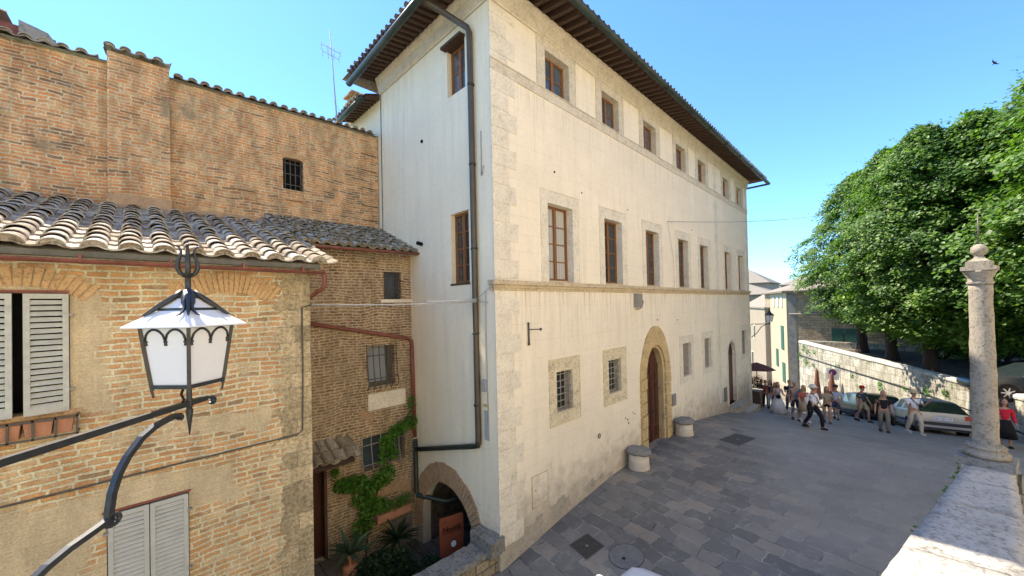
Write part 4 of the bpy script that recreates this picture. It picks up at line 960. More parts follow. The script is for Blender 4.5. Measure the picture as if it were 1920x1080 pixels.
for (x, z, rx, rz, n) in [(5.3, -3.1, .16, .2, 60), (5.05, -3.15, .2, .16, 60), (4.85, -3.25, .25, .16, 110), (4.6, -3.45, .25, .22, 120), (4.75, -3.75, .16, .22, 60), (4.45, -3.8, .16, .22, 50), (4.5, -4.3, .3, .28, 130), (4.2, -4.45, .3, .2, 110), (3.75, -4.25, .32, .22, 150), (3.45, -4.2, .22, .2, 80), (3.95, -4.7, .3, .25, 130), (4.1, -5.05, .3, .3, 120), (3.9, -5.4, .3, .25, 90), (4.35, -5.0, .25, .2, 70), (5.32, -2.6, .1, .2, 22), (3.3, -3.85, .1, .1, 18)]:
    leaves(mb, (x, 9.32, z), (rx, .14, rz), int(n*1.9), .09, .1)
mb.build('foliage', MAT['vine'], vn, fix=False)
mb = MB(); mb.tube([(4.0, 9.4, -6.3), (4.1, 9.35, -5.2), (4.4, 9.38, -4.5), (4.6, 9.36, -3.7), (5.0, 9.38, -3.2), (5.35, 9.4, -2.8)], .018, 6); mb.tube([(4.1, 9.35, -5.2), (3.7, 9.38, -4.4), (3.2, 9.38, -4.0)], .012, 6); mb.build('stem', MAT['stem'], vn)
fb = thing('flower_box', 'long terracotta flower box with green plants fixed low on the alley wall', 'planter', (4.7, 9.3, -5.4))
mb = MB(); mb.box(4.22, 5.12, 9.14, 9.34, -5.38, -5.20); mb.build('trough', MAT['terra'], fb)
mb = MB(); leaves(mb, (4.7, 9.22, -5.1), (.48, .14, .16), 420, .05, .5); leaves(mb, (5.0, 9.2, -5.03), (.2, .12, .15), 160, .05, .5); mb.build('foliage', MAT['vine'], fb, fix=False)
def shrub(name, label, cat, c, r, n, s_, mat, stemh, group=None):
    t = thing(name, label, cat, (c[0], c[1], -6.4), 0, group)
    mb = MB(); leaves(mb, c, r, n, s_, .3); mb.build('foliage', MAT[mat], t, fix=False)
    mb = MB(); 
    for k in range(5): mb.tube([(c[0]+rnd(-.08,.08), c[1], -6.4), (c[0]+rnd(-.3,.3)*r[0], c[1]+rnd(-.3,.3)*r[1], c[2]+r[2]*.5)], .012, 5)
    mb.build('stem', MAT['stem'], t); return t
shrub('shrub', 'dark leafy shrub filling the middle of the sunken courtyard', 'shrub', (3.9, 8.3, -6.0), (.85, .5, .45), 2600, .075, 'dkleaf', 1)
shrub('shrub', 'low dark shrub just behind the stone parapet beneath the rusty sign', 'shrub', (4.65, 7.6, -6.1), (.6, .5, .32), 1500, .07, 'dkleaf', 1)
shrub('shrub', 'bushy dark shrub at the bottom edge beside the brick house corner', 'shrub', (3.1, 7.6, -6.1), (.6, .6, .35), 1600, .075, 'dkleaf', 1)
def strap_plant(name, label, x, y, z, n, L, w, mat):
    t = thing(name, label, 'plant', (x, y, -6.4)); mb = MB()
    for i in range(n):
        a = rnd(0, 2*PI); e = rnd(.3, 1.3); l = L*rnd(.7, 1.1); d = V((math.cos(a), math.sin(a), 0)); s_ = V((-math.sin(a), math.cos(a), 0)); pts = []
        for k in range(6):
            q = k/5; pts.append((V((x, y, z)) + d*l*math.cos(e)*q*(1+.2*q) + V((0,0,1))*l*(math.sin(e)*q - .45*q*q*math.cos(e)), w*math.sin(PI*(.12+.86*q))))
        o = len(mb.v)
        for p, ww in pts: mb.v += [p - s_*ww, p + V((0,0,-.25*ww)), p + s_*ww]
        for k in range(5):
            for j in range(2): b = o+3*k+j; mb.f.append([b, b+1, b+4, b+3]); mb.sm.append(True)
    mb.build('leaves', MAT[mat], t, fix=False)
    m2 = MB(); m2.lathe([(.10, -6.4), (.13, -6.38), (.16, z-.25), (.15, z-.24), (.03, z-.24), (.025, z)], (x, y, 0), 12); m2.build('pot', MAT['terra'], t)
strap_plant('broad_leaved_plant', 'potted plant with long broad pale green leaves next to the alley door', 3.35, 8.7, -5.5, 26, .62, .055, 'agave')
strap_plant('palm_plant', 'dark spiky leaved plant in front of the low alley wall', 4.55, 8.8, -5.75, 40, .62, .035, 'dkleaf')
mb = MB(); mb.slab(FM, 4.75, 5.35, -6.4, -5.65, 0, .03); mb.build('grey_panel', MAT['slab'], mh)

# ------------------------------------------------------------------ small fittings on the palazzo
def fit(name, label, cat, f, mat):
    mb = MB(); f(mb); return tag(mb.build(name, MAT[mat]), label, cat)
def f_(mb): mb.slab(FF, 11.62, 11.98, -.14, .31, .02, .17)
sb = thing('junction_box', 'grey metal box with a looped cable hanging under the string course above the arched door', 'box', FF(11.8, -.15, 0))
mb = MB(); mb.slab(FF, 11.64, 11.98, -.14, .31, .0, .15); mb.build('case', MAT['barsw'], sb)
mb = MB(); mb.tube([FF(11.98, .2, .1), FF(12.08, .05, .12), FF(12.05, -.12, .1), FF(11.9, -.2, .06), FF(11.75, -.2, .02)], .012, 6); mb.build('cable', MAT['cabled'], sb)
hk = thing('iron_bracket', 'slim iron bracket with a short arm on the cream wall near the corner quoins', 'bracket', FF(6.47, -.9, 0))
mb = MB(); mb.tube([FF(6.47, -.42, .03), FF(6.47, -.90, .03)], .022, 8); mb.ball(FF(6.47, -.42, .03), .03); mb.ball(FF(6.47, -.9, .03), .035); mb.build('bar', MAT['bars'], hk)
mb = MB(); mb.tube([FF(6.47, -.56, .03), FF(6.55, -.55, .3)], .014, 6); mb.ball(FF(6.56, -.55, .32), .035); mb.build('arm', MAT['bars'], hk)
mt = thing('meter_hatch', 'cream painted square meter hatch set low in the palazzo wall near the corner', 'hatch', FF(6.78, -4.78, 0))
mb = MB(); mb.slab(FF, 6.50, 7.05, -4.72, -4.02, -.01, .012); mb.build('door', MAT['cream'], mt)
mb = MB()
for (a, b, c, d) in ((6.48, 6.50, -4.74, -4.0), (7.05, 7.065, -4.74, -4.0), (6.5, 7.05, -4.02, -4.005), (6.5, 7.05, -4.75, -4.72)): mb.slab(FF, a, b, c, d, -.01, .016)
mb.ball(FF(6.6, -4.35, .02), .022); mb.ball(FF(6.85, -4.6, .02), .014); mb.build('rim', MAT['string'], mt)
mb = MB(); mb.tube([FF(9.35+.05*math.cos(2*PI*k/12), -3.77+.06*math.sin(2*PI*k/12), .03) for k in range(12)], .012, 6, closed=True)
tag(mb.build('iron_ring', MAT['bars']), 'small iron tethering ring on the cream wall left of the arched door', 'ring')
mb = MB(); mb.slab(FF, 14.42, 14.72, -3.95, -3.52, .0, .07); mb.slab(FF, 14.47, 14.67, -3.88, -3.6, .07, .08)
tag(mb.build('intercom_panel', MAT['barsw']), 'grey metal intercom panel beside the right jamb of the arched door', 'intercom')
mb = MB(); mb.slab(FF, 20.75, 21.2, -5.05, -4.35, .0, .02); tag(mb.build('utility_hatch', MAT['slab']), 'blue-grey utility hatch low on the wall left of the small door', 'hatch')
mb = MB()
for x, z in ((7.6, 2.95+.45), (8.8, 3.1), (11.4, 3.05), (13.4, -.62), (15.2, -.7), (17.0, 3.1), (20.8, 2.9), (11.4, -3.55), (11.52, -3.62), (11.05, -3.7), (11.1, -3.82), (10.9, -3.62), (21.2, 1.2)): mb = MB(); mb.tube([FF(x, z, -.02), FF(x, z, .006)], rnd(.022, .035), 8); mb.build('putlog_hole', MAT['black'], pal)
mb = MB(); mb.tube([FF(14.45, 3.1, .02), FF(14.9, 1.8, .02), FF(14.95, .6, .03)], .006, 4); mb.tube(sag(FF(14.45, 3.1, .03), (40, 2.5, 7.0), .3, 16), .012, 4)
tag(mb.build('street_wire', MAT['cable']), 'thin wire running from the cream facade out across the sky', 'wire')
# conduit and box on the side wall next to the corner
cb = thing('wall_conduit', 'pale conduit with small boxes on the white side wall right of the downpipe', 'conduit', (WX, 6.25, -3))
mb = MB(); mb.tube([FL(6.28, .35, .02), FL(6.30, -.6, .02), FL(6.28, -2.6, .02)], .010, 5); mb.build('conduit', MAT['cable'], cb); mb = MB(); mb.tube([FL(6.33, 3.9, .02), FL(6.33, 2.9, .03), FL(6.25, 3.1, .03)], .010, 5); mb.build('conduit', MAT['cable'], cb)
mb = MB(); mb.slab(FL, 6.32, 6.44, -1.88, -1.62, 0, .06); mb.build('box', MAT['cable'], cb); mb = MB(); mb.slab(FL, 6.27, 6.42, -2.95, -2.3, 0, .02); mb.build('box', MAT['cable'], cb)
mb = MB(); mb.slab(FL, 6.28, 6.44, -2.22, -2.16, 0, .02); mb.build('plate', MAT['ochre'], cb)

# stone seats
def seat(x, label):
    z = g(x, 5.6) - .02
    t = thing('round_bench', label, 'stone bench', (x, 5.62, z), 0, 'round stone seats flanking the arched door')
    mb = MB(); mb.lathe([(.40, -.1), (.40, .10), (.375, .2), (.37, .44), (.36, .48)], (0, 0, 0), 28, .80, .80); o = mb.build('drum', MAT['cream'], t, world=False)
    mb = MB(); mb.lathe([(.40, .475), (.455, .49), (.47, .53), (.45, .565), (.38, .60), (.2, .62), (.03, .625)], (0, 0, 0), 28, .80, .80)
    for i, v in enumerate(mb.v): mb.v[i] = v + V((1,1,.7))*noise.noise(v*5 + V((x,0,0)))*.055
    mb.build('cap_stone', MAT['rubblecap'], t, world=False)
seat(10.98, 'round stone seat with a cracked grey cap to the left of the arched door')
seat(14.62, 'round stone seat with a worn grey cap to the right of the arched door')
# steps of the small door
st = thing('door_steps', 'worn travertine steps in front of the small arched door', 'steps', (22.6, 5.6, -6.1))
mb = MB(); rough(mb, 21.5, 23.3, 5.55, 5.99, -6.4, -5.42, .01); mb.build('upper_step', MAT['step'], st)
mb = MB(); rough(mb, 22.3, 24.3, 5.2, 5.98, -6.6, -5.72, .012); mb.build('lower_step', MAT['step'], st)
mb = MB(); mb.box(23.6, 23.9, 5.55, 5.95, -5.8, -5.42); mb.build('block', MAT['step'], st)
# covers in the paving
def cover(name, label, mat, pts, square=True):
    mb = MB()
    if square:
        ps = [V((x, y, g(x, y)+.006)) for x, y in pts]; mb.add(ps + [p - V((0,0,.05)) for p in ps], [(0,1,2,3), (0,1,5,4), (1,2,6,5), (2,3,7,6), (3,0,4,7)])
        o = mb.build(name, MAT[mat]); tag(o, label, 'cover')
        c_ = sum(ps, V((0,0,0)))/4; m2 = MB()
        e = [p + (p-c_)*.09 + V((0,0,.002)) for p in ps]; f2 = [p + V((0,0,.003)) for p in ps]
        m2.add(e + f2, [(i, (i+1) % 4, 4+(i+1) % 4, 4+i) for i in range(4)]); fo = m2.build('frame', MAT['slab'], None); fo.parent = o; fo.location = fo.location - o.location
        m3 = MB(); m3.lathe([(.03, 0), (.03, .006)], tuple(c_), 10); k = m3.build('lifting_eye', MAT['barsw'], None); k.parent = o; k.location = k.location - o.location
cover('manhole_cover', 'square dark iron cover in the paving nearest the palazzo corner', 'castiron', [(6.76, 4.71), (6.90, 5.27), (7.44, 5.14), (7.30, 4.60)])
cover('manhole_cover', 'large dark rectangular iron cover in the paving in front of the stone seats', 'castiron', [(14.42, 3.76), (14.68, 4.45), (15.79, 4.19), (15.58, 3.5)])
mb = MB(); cx, cy = 7.3, 4.08
o_ = [V((cx+.36*math.cos(2*PI*k/28), cy+.36*math.sin(2*PI*k/28), 0)) for k in range(28)]
for p in o_: p.z = g(p.x, p.y)+.006
mb.add(o_, [tuple(range(28))]); rc = mb.build('round_cover', MAT['slab']); tag(rc, 'round concrete manhole lid in the paving at the bottom of the view', 'cover')
mb = MB()
mb.tube([p + V((0,0,-.003)) for p in o_], .006, 5, closed=True)
for dx in (-.1, .08): mb.lathe([(.035, 0), (.035, .006)], (cx+dx, cy, g(cx, cy)+.006), 10)
k = mb.build('rim', MAT['ink'], None); k.parent = rc; k.location = k.location - rc.location
# ------------------------------------------------------------------ near terrace, parapet, column
pw = thing('terrace_parapet', 'broad pale travertine parapet in the foreground leading to the column', 'wall', (4, 0, -5.8))
def pl_(x): return -.71 - .214*(x-8.26)
def pr_(x): return -1.07 - .105*(x-7.96) if x > 6 else -.864 - .13*(x-6)
xs = [-2.5, .2, 2.1, 3.6, 5.05, 6.5, 7.35, 8.05]
for a, b in zip(xs, xs[1:]):
    mb = MB(); nx, ny = 12, 6; j = .008
    grid = [[V((a+.004+(b-a-.008)*i/nx, 0, 0)) for k in range(ny+1)] for i in range(nx+1)]
    o = 0
    for i in range(nx+1):
        for k in range(ny+1):
            x = grid[i][k].x; y = pl_(x) + (pr_(x)-pl_(x))*k/ny; ed = 1 if k in (0, ny) else 0
            z = -2.30 + noise.noise((x*2.2, y*2.2, 1))*.018 + noise.noise((x*9, y*5, 3))*.008 - ed*(.018 + .012*noise.noise((x*4, y, 2)))
            y += ed*noise.noise((x*5, k, 7))*.014
            mb.v.append(V((x, y, z)))
    m_ = ny+1
    for i in range(nx):
        for k in range(ny): q = i*m_+k; mb.f.append([q, q+m_, q+m_+1, q+1]); mb.sm.append(True)
    n0 = len(mb.v); top = list(mb.v)
    for p in top: mb.v.append(V((p.x, p.y, -2.52)))
    for i in range(nx):
        for k in (0, ny): q = i*m_+k; mb.f.append([q, q+m_, q+m_+n0, q+n0]); mb.sm.append(False)
    for k in range(ny):
        for i in (0, nx): q = i*m_+k; mb.f.append([q, q+1, q+1+n0, q+n0]); mb.sm.append(False)
    mb.build('coping_slab', MAT['traver'], pw)
mb = MB()
for a, b in zip(xs, xs[1:]):
    A = [(a, pl_(a)-.03), (b, pl_(b)-.03), (b, pr_(b)+.03), (a, pr_(a)+.03)]
    mb.add([(x, y, -2.53) for x, y in A] + [(x, y, -6.6) for x, y in A], [(0,1,2,3), (0,1,5,4), (2,3,7,6)] + ([(1,2,6,5)] if b == xs[-1] else []))
mb.box(8.02, 8.5, -1.14, -.62, -6.6, -2.31)
mb.build('wall', MAT['retain'], pw)
col = thing('stone_column', 'weathered travertine column with a ball finial and thin rod standing at the parapet end', 'column', (8.24, -.87, -2.305))
K_ = .60
mb = MB(); mb.obox((8.24, -.87, -2.255), (.255, -.05, 0), (.05, .25, 0), (0, 0, .05)); mb.build('plinth', MAT['rubblecap'], col)
mb = MB(); prof = [(.36, -2.205)]
for k in range(9): t = PI*k/8; prof.append((.315+.045*math.sin(t), -2.20 + .08*(1-math.cos(t))/2))
prof += [(.30, -2.115), (.30, -2.10)]
for k in range(9): t = PI*k/8; prof.append((.275+.032*math.sin(t), -2.095 + .055*(1-math.cos(t))/2))
prof += [(.262, -2.035), (.248, -2.02)]
mb.lathe([(r_*.60, z_) for r_, z_ in prof], (8.24, -.87, 0), 40); mb.build('base', MAT['column'], col)
mb = MB(); prof = [(.243, -2.03), (.235, -1.99)] + [(.234 - .030*(t**1.6), -1.99 + 2.15*t) for t in [i/26 for i in range(27)]]
mb.lathe([(r_*.52, z_) for r_, z_ in prof], (8.24, -.87, 0), 44)
for i, v in enumerate(mb.v):
    d = V((v.x-8.24, v.y+.87, 0)); mb.v[i] = v + d.normalized()*(noise.noise(v*5)*.007 + noise.noise(v*18)*.005)
mb.build('shaft', MAT['column'], col)
mb = MB(); mb.lathe([(r_*.53, z_) for r_, z_ in [(.205, .15), (.235, .165), (.24, .185), (.212, .20), (.212, .24), (.235, .26), (.25, .275), (.25, .29), (.275, .31), (.30, .345)]], (8.24, -.87, 0), 40); mb.build('necking', MAT['column'], col)
mb = MB(); mb.obox((8.24, -.87, .372), (.155, -.03, 0), (.03, .155, 0), (0, 0, .027)); mb.obox((8.24, -.87, .435), (.115, -.022, 0), (.022, .115, 0), (0, 0, .036))
mb.lathe([(.15, .47), (.09, .50), (.06, .53), (.05, .57)], (8.24, -.87, 0), 4, rot=PI/4-.19, smooth=False); mb.build('capital', MAT['column'], col)
mb = MB(); mb.ball((8.24, -.87, .625), .08, .08, .085, 24, 14)
for i, v in enumerate(mb.v): mb.v[i] = v + V((1,1,1))*noise.noise(v*14)*.006
mb.build('ball', MAT['column'], col)
mb = MB(); mb.tube([(8.24, -.87, .68), (8.24, -.87, 1.12)], .008, 6); mb.build('rod', MAT['bars'], col)
# plants in the joints by the column
mb = MB()
for i in range(260):
    x = rnd(5.6, 8.3); y = pl_(x) + rnd(-.005, .03); dens = math.exp(-(8.2-x)*1.4) + .12
    if random.random() > dens: continue
    leaf(mb, V((x, y + rnd(0, .07), -2.40 + rnd(-.12, .04))), V((rnd(-1,1), rnd(-1,1), 1)), rnd(.03, .065))
tag(mb.build('wall_weeds', MAT['vine'], fix=False), 'small green weeds growing in the joint at the foot of the column', 'weeds', kind='stuff')
mb = MB(); mb.add([(-8, 6, -3.4), (-8, -8.4, -3.4), (7.4, -8.4, -3.4), (7.4, -1.0, -3.4), (5, -.75, -3.4), (0, .1, -3.4), (-3, .5, -3.4), (-3, 6, -3.4)], [tuple(range(8))])
tag(mb.build('terrace_floor', MAT['traver']), kind='structure')
# the unseen church front, added and tinted to throw warm light on the palazzo
ch = thing('church', 'tall pale travertine church front out of view, added to bounce light on the palazzo', 'building', (4, -9, -3.4))
mb = MB(); CH = lambda u, v, n=0.: (u, -8.4 + n, v)
mb.plate(CH, [(-16, -7), (19, -7), (19, 11), (-16, 11)], [[(1, -3.4), (4, -3.4), (4, 2.2), (1, 2.2)]], 0, -6, -.6); mb.build('wall', MAT['church'], ch)
mb = MB(); mb.add([CH(1, -3.4, -.5), CH(4, -3.4, -.5), CH(4, 2.2, -.5), CH(1, 2.2, -.5)], [(0,1,2,3)]); mb.build('door', MAT['door'], ch)
mb = MB(); mb.box(-16.3, 19.3, -8.7, -8.1, 11, 11.5); mb.box(.5, 1, -8.4, -8.2, -3.4, 2.6); mb.box(4, 4.5, -8.4, -8.2, -3.4, 2.6); mb.box(.3, 4.7, -8.4, -8.1, 2.6, 3.0); mb.build('cornice', MAT['church'], ch)

# ------------------------------------------------------------------ wrought iron lantern in front of the camera
L0 = V((.30, 4.08, 0)); ad = V((-.7071, -.7071, 0)); av = V((.7071, -.7071, 0))
def LA(s_, z, o=0.): return L0 + ad*s_ + av*o + V((0, 0, z))
lt = thing('wall_lantern', 'black wrought iron lantern with milky panes and white hood on a curved bracket', 'lantern', (-1.35, 2.43, -3.4))
mb = MB()
bars_ = [(-.245, -.80), (-.22, -.755), (-.16, -.735), (0, -.74), (1.15, -.755), (2.35, -.77)]
mb.beam(LA(-.17, -.737), LA(2.35, -.77), .04, .042)
def strap(mb, pts, w, h):
    for (a, b), (c, d) in zip(pts, pts[1:]):
        pass
    P_ = [LA(a, b) for a, b in pts]; o = len(mb.v); n = len(P_)
    for i, p in enumerate(P_):
        d = (P_[min(i+1, n-1)] - P_[max(i-1, 0)]).normalized(); u = av.cross(d).normalized()
        for sa, sb in ((-1,-1), (1,-1), (1,1), (-1,1)): mb.v.append(p + av*w/2*sa + u*h/2*sb)
    for i in range(n-1):
        for k in range(4): l = (k+1) % 4; mb.f.append([o+4*i+k, o+4*i+l, o+4*i+4+l, o+4*i+4+k]); mb.sm.append(False)
    mb.f.append([o, o+1, o+2, o+3]); mb.f.append([o+4*n-4, o+4*n-3, o+4*n-2, o+4*n-1]); mb.sm += [False, False]
strap(mb, [(-.16, -.737), (-.20, -.735), (-.232, -.745), (-.25, -.765), (-.245, -.79), (-.225, -.80)], .04, .022)
mb.build('arm', MAT['iron'], lt)
mb = MB()
curve = [(.10, -.845), (.085, -.825), (.10, -.808), (.135, -.805), (.20, -.815), (.30, -.835), (.40, -.885), (.50, -.98), (.56, -1.07), (.60, -1.18), (.617, -1.28), (.622, -1.37)]
strap(mb, curve, .038, .036)
mb.build('brace', MAT['iron'], lt)
mb = MB(); strap(mb, [(.60, -1.335), (.70, -1.36), (.84, -1.385), (.95, -1.42), (1.05, -1.47), (1.2, -1.58), (1.35, -1.74), (1.48, -1.95), (1.6, -2.3), (1.66, -2.9), (1.7, -3.4)], .038, .036)
mb.build('lower_brace', MAT['iron'], lt)
mb = MB(); mb.tube([LA(.60 + .045*math.cos(2*PI*k/14), -1.355 + .032*math.sin(2*PI*k/14), .0) for k in range(14)], .016, 8, closed=True); mb.build('ring', MAT['iron'], lt)
mb = MB(); mb.box(-1.55, -1.2, 2.25, 2.6, -3.4, -.5); mb.build('bracket_pier', MAT['brickL'], lt)
# lantern head, square, a corner towards the camera
cam2 = V((-.0733, -.997, 0))
hd = (V((0,0,0)) - V((L0.x, L0.y, 0))).normalized(); sdv = V((-hd.y, hd.x, 0))
def LH(r, k, z): # corner k
    a = [hd, sdv, -hd, -sdv][k]; return V((L0.x, L0.y, 0)) + a*r + V((0,0,z))
zt, zb = -.105, -.575; Rt, Rb = .287, .224
mb = MB()
for k in range(4):
    mb.beam(LH(Rt, k, zt), LH(Rb-.005, k, zb-.03), .026, .026); mb.beam(LH(Rb, k, zb-.02), LH(Rb-.012, k, zb-.085), .016, .016)
    l = (k+1) % 4
    mb.beam(LH(Rb, k, zb), LH(Rb, l, zb), .022, .03); mb.beam(LH(Rt, k, zt+.005), LH(Rt, l, zt+.005), .026, .03)
mb.build('frame', MAT['iron'], lt)
for k in range(4):
    l = (k+1) % 4; mb = MB(); q = .985
    mb.add([LH(Rb*q, k, zb), LH(Rb*q, l, zb), LH(Rt*q, l, zt), LH(Rt*q, k, zt)], [(0,1,2,3)]); mb.build('glass_pane', MAT['lampglass'], lt)
    mb = MB()
    for h_ in range(2):
        pts = []
        for i in range(11):
            t = i/10; f_a = .06 + (h_ + t)*.44; dz = .085*(1 - math.sin(PI*t)**.55)
            r_ = Rt - (Rt-Rb)*(dz+.02)/(zt-zb)*1.0
            pts.append(LH(r_*1.003, k, zt-.02-dz).lerp(LH(r_*1.003, l, zt-.02-dz), f_a))
        mb.tube(pts, .0085, 6)
    for f_a in (.06, .5, .94):
        r_ = Rt - .02; p = LH(r_, k, zt-.115).lerp(LH(r_, l, zt-.115), f_a)
        mb.ball(p, .017, .017, .012, 8, 5); mb.tube([p + V((0,0,.015)), p - V((0,0,.03))], [.008, .014, ][:2], 6)
    mb.build('scroll_work', MAT['iron'], lt)
mb = MB(); A = [LH(.392, k, -.098) for k in range(4)]; B = [LH(.15, k, .045) for k in range(4)]
mb.add(A + B + [p - V((0,0,.012)) for p in A], [(0,1,5,4), (1,2,6,5), (2,3,7,6), (3,0,4,7), (4,5,6,7), (0,1,9,8), (1,2,10,9), (2,3,11,10), (3,0,8,11), (8,9,10,11)])
mb.build('hood', MAT['lampwhite'], lt)
mb = MB(); A = [LH(.183, k, .035) for k in range(4)]; mb.add(A + [V((L0.x, L0.y, .195))], [(0,1,4), (1,2,4), (2,3,4), (3,0,4), (0,1,2,3)]); mb.build('hood_cap', MAT['lampwhite'], lt)
mb = MB()
for k in range(4): mb.beam(LH(.181, k, .03), LH(.181, (k+1) % 4, .03), .016, .022)
mb.build('hood_band', MAT['iron'], lt)
mb = MB(); c = (L0.x, L0.y, 0)
mb.lathe([(.075, .12), (.07, .14), (.052, .165), (.03, .19), (.02, .20), (.02, .30), (.03, .305), (.03, .325), (.019, .335), (.017, .46), (.014, .50), (.002, .60)], c, 8)
mb.build('finial', MAT['iron'], lt)
for k in range(4):   # leaves clasping the hood ridge and the lyre of the finial
    d = [hd, sdv, -hd, -sdv][k]; s_ = V((-d.y, d.x, 0)); mb = MB(); cc = V(c)
    for off, ln in ((-.03, .92), (0, 1.), (.03, .92)):
        pts = [cc + d*(r_*.745*ln) + s_*(off*m_*.75) + V((0,0,z_)) for r_, z_, m_ in ((.05, .175, .5), (.13, .125, 1.), (.20, .085, 1.2), (.255, .055, 1.0), (.30, .022, 1.3), (.35, -.008, 2.2), (.375, -.02, 3.2 if off else 0))]
        mb.tube(pts, [.024, .022, .018, .012, .012, .008, .003], 6)
    mb.build('leaf_clasp', MAT['iron'], lt)
for sg_ in (sdv, -sdv, hd, -hd):
    mb = MB(); cc = V(c)
    pts = [(.02, .30), (.06, .325), (.082, .37), (.078, .42), (.058, .47), (.052, .505), (.07, .54), (.105, .555), (.112, .548)]
    mb.tube([cc + sg_*a*.78 + V((0,0,b)) for a, b in pts], [.014, .019, .019, .015, .011, .010, .009, .007, .005], 6); mb.build('finial_scroll', MAT['iron'], lt)
mb = MB(); mb.lathe([(.022, -.57), (.027, -.60), (.018, -.63), (.02, -.70), (.026, -.715), (.026, -.77), (.017, -.775), (.026, -.80), (.003, -1.0)], c, 8)
mb.build('stem', MAT['iron'], lt)
mb = MB(); mb.tube([LA(.04, -.58), LA(.075, -.65), LA(.05, -.70), LA(.075, -.735)], .010, 6); mb.build('lamp_wire', MAT['ink'], lt)

# ------------------------------------------------------------------ retaining wall, upper terrace
RW = [(39.0, 5.5, -3.42), (28.1, -2.5, -4.12), (22.6, -3.95, -3.85), (16, -5.0, -3.3), (9, -5.6, -3.0)]
rw = thing('retaining_wall', 'long sunlit travertine retaining wall with a rounded coping below the trees', 'wall', (30, -1, -7))
mb = MB(); cp_ = MB()
for (x0, y0, z0), (x1, y1, z1) in zip(RW, RW[1:]):
    d = V((x1-x0, y1-y0, 0)).normalized(); nrm = V((d.y, -d.x, 0))
    if nrm.y < 0: nrm = -nrm
    n = 14
    for i in range(n):
        a = V((x0, y0, z0)).lerp(V((x1, y1, z1)), i/n); b = V((x0, y0, z0)).lerp(V((x1, y1, z1)), (i+1)/n)
        mb.add([a - V((0,0,.16)), b - V((0,0,.16)), V((b.x, b.y, -10)), V((a.x, a.y, -10))], [(0,1,2,3)])
        aa, bb = a + d*.006, b - d*.006
        prof = [(.04, -.17), (.05, -.10), (.03, -.02), (-.06, .03), (-.3, .04), (-.42, 0), (-.45, -.2)]
        zz = rnd(-.012, .012)
        cp_.add([aa + nrm*p + V((0,0,q+zz)) for p, q in prof] + [bb + nrm*p + V((0,0,q+zz)) for p, q in prof], [(k, k+1, 8+k, 7+k) for k in range(6)] + [tuple(range(7)), tuple(range(7, 14))])
mb.add([(39.0, 5.5, -3.6), (39.3, 5.0, -3.6), (39.3, 5.0, -10), (39.0, 5.5, -10)], [(0,1,2,3)])
mb.build('wall', MAT['retain'], rw); cp_.build('coping', MAT['retcap'], rw)
def tz(x): return -4.25 + max(0, x-28)*.048
mb = MB(); E1, E0 = (41.2, 6.2), (38.6, -9)
mb.add([(39.0, 5.45, tz(39)), (28.1, -2.6, tz(28)), (22.6, -4.1, -4.2), (9, -5.8, -4.0), (9, -40, -4.2), (40, -40, -4.0), (44, 5.3, tz(41))], [tuple(range(7))])
tag(mb.build('upper_terrace_ground', MAT['asphalt'], fix=False), kind='structure')
mb = MB(); rr = [V((39.05, 5.35, -3.40)), V((38.7, -1.5, -3.42)), V((38.4, -14, -3.5))]
for a, b in zip(rr, rr[1:]):
    mb.add([a, b, b+V((.35,0,0)), a+V((.35,0,0)), a-V((0,0,1.2)), b-V((0,0,1.2)), b+V((.35,0,-1.2)), a+V((.35,0,-1.2))], [(0,1,2,3), (0,1,5,4), (2,3,7,6), (0,3,7,4), (1,2,6,5)])
tag(mb.build('terrace_end_parapet', MAT['retain']), 'low stone parapet closing the upper terrace behind the tree trunks', 'wall')
mb = MB(); mb.tube([(40.8, 6.35, -4.38), (39.0, 5.56, -4.58), (35, 2.62, -4.85), (31, -.32, -5.1), (29.2, -1.64, -5.27), (27, -2.75, -5.4), (22.6, -3.9, -5.35)], .03, 6)
tag(mb.build('wall_pipe', MAT['cabled']), 'dark cable running slantwise along the sunlit retaining wall', 'cable')
# weeds hanging on the wall
mb = MB()
for (t, z, r, n) in [(.06, -3.95, .3, 70), (.10, -4.2, .25, 40), (.02, -4.6, .3, 60), (.08, -5.0, .35, 110), (.16, -4.1, .2, 30), (.14, -5.2, .2, 30), (.3, -5.1, .15, 20), (.45, -5.2, .2, 30), (.62, -5.35, .35, 80), (.85, -5.0, .25, 50), (.92, -4.9, .2, 30), (.75, -5.2, .15, 20), (.35, -4.7, .12, 14)]:
    a = V((39.0, 5.5, 0)).lerp(V((28.1, -2.5, 0)), t)
    leaves(mb, (a.x-.05, a.y+.08, z), (r, .1, r), n, .09, 0)
tag(mb.build('wall_weeds', MAT['vine'], fix=False), 'tufts of green weeds rooted in the sunlit retaining wall', 'weeds', kind='stuff')

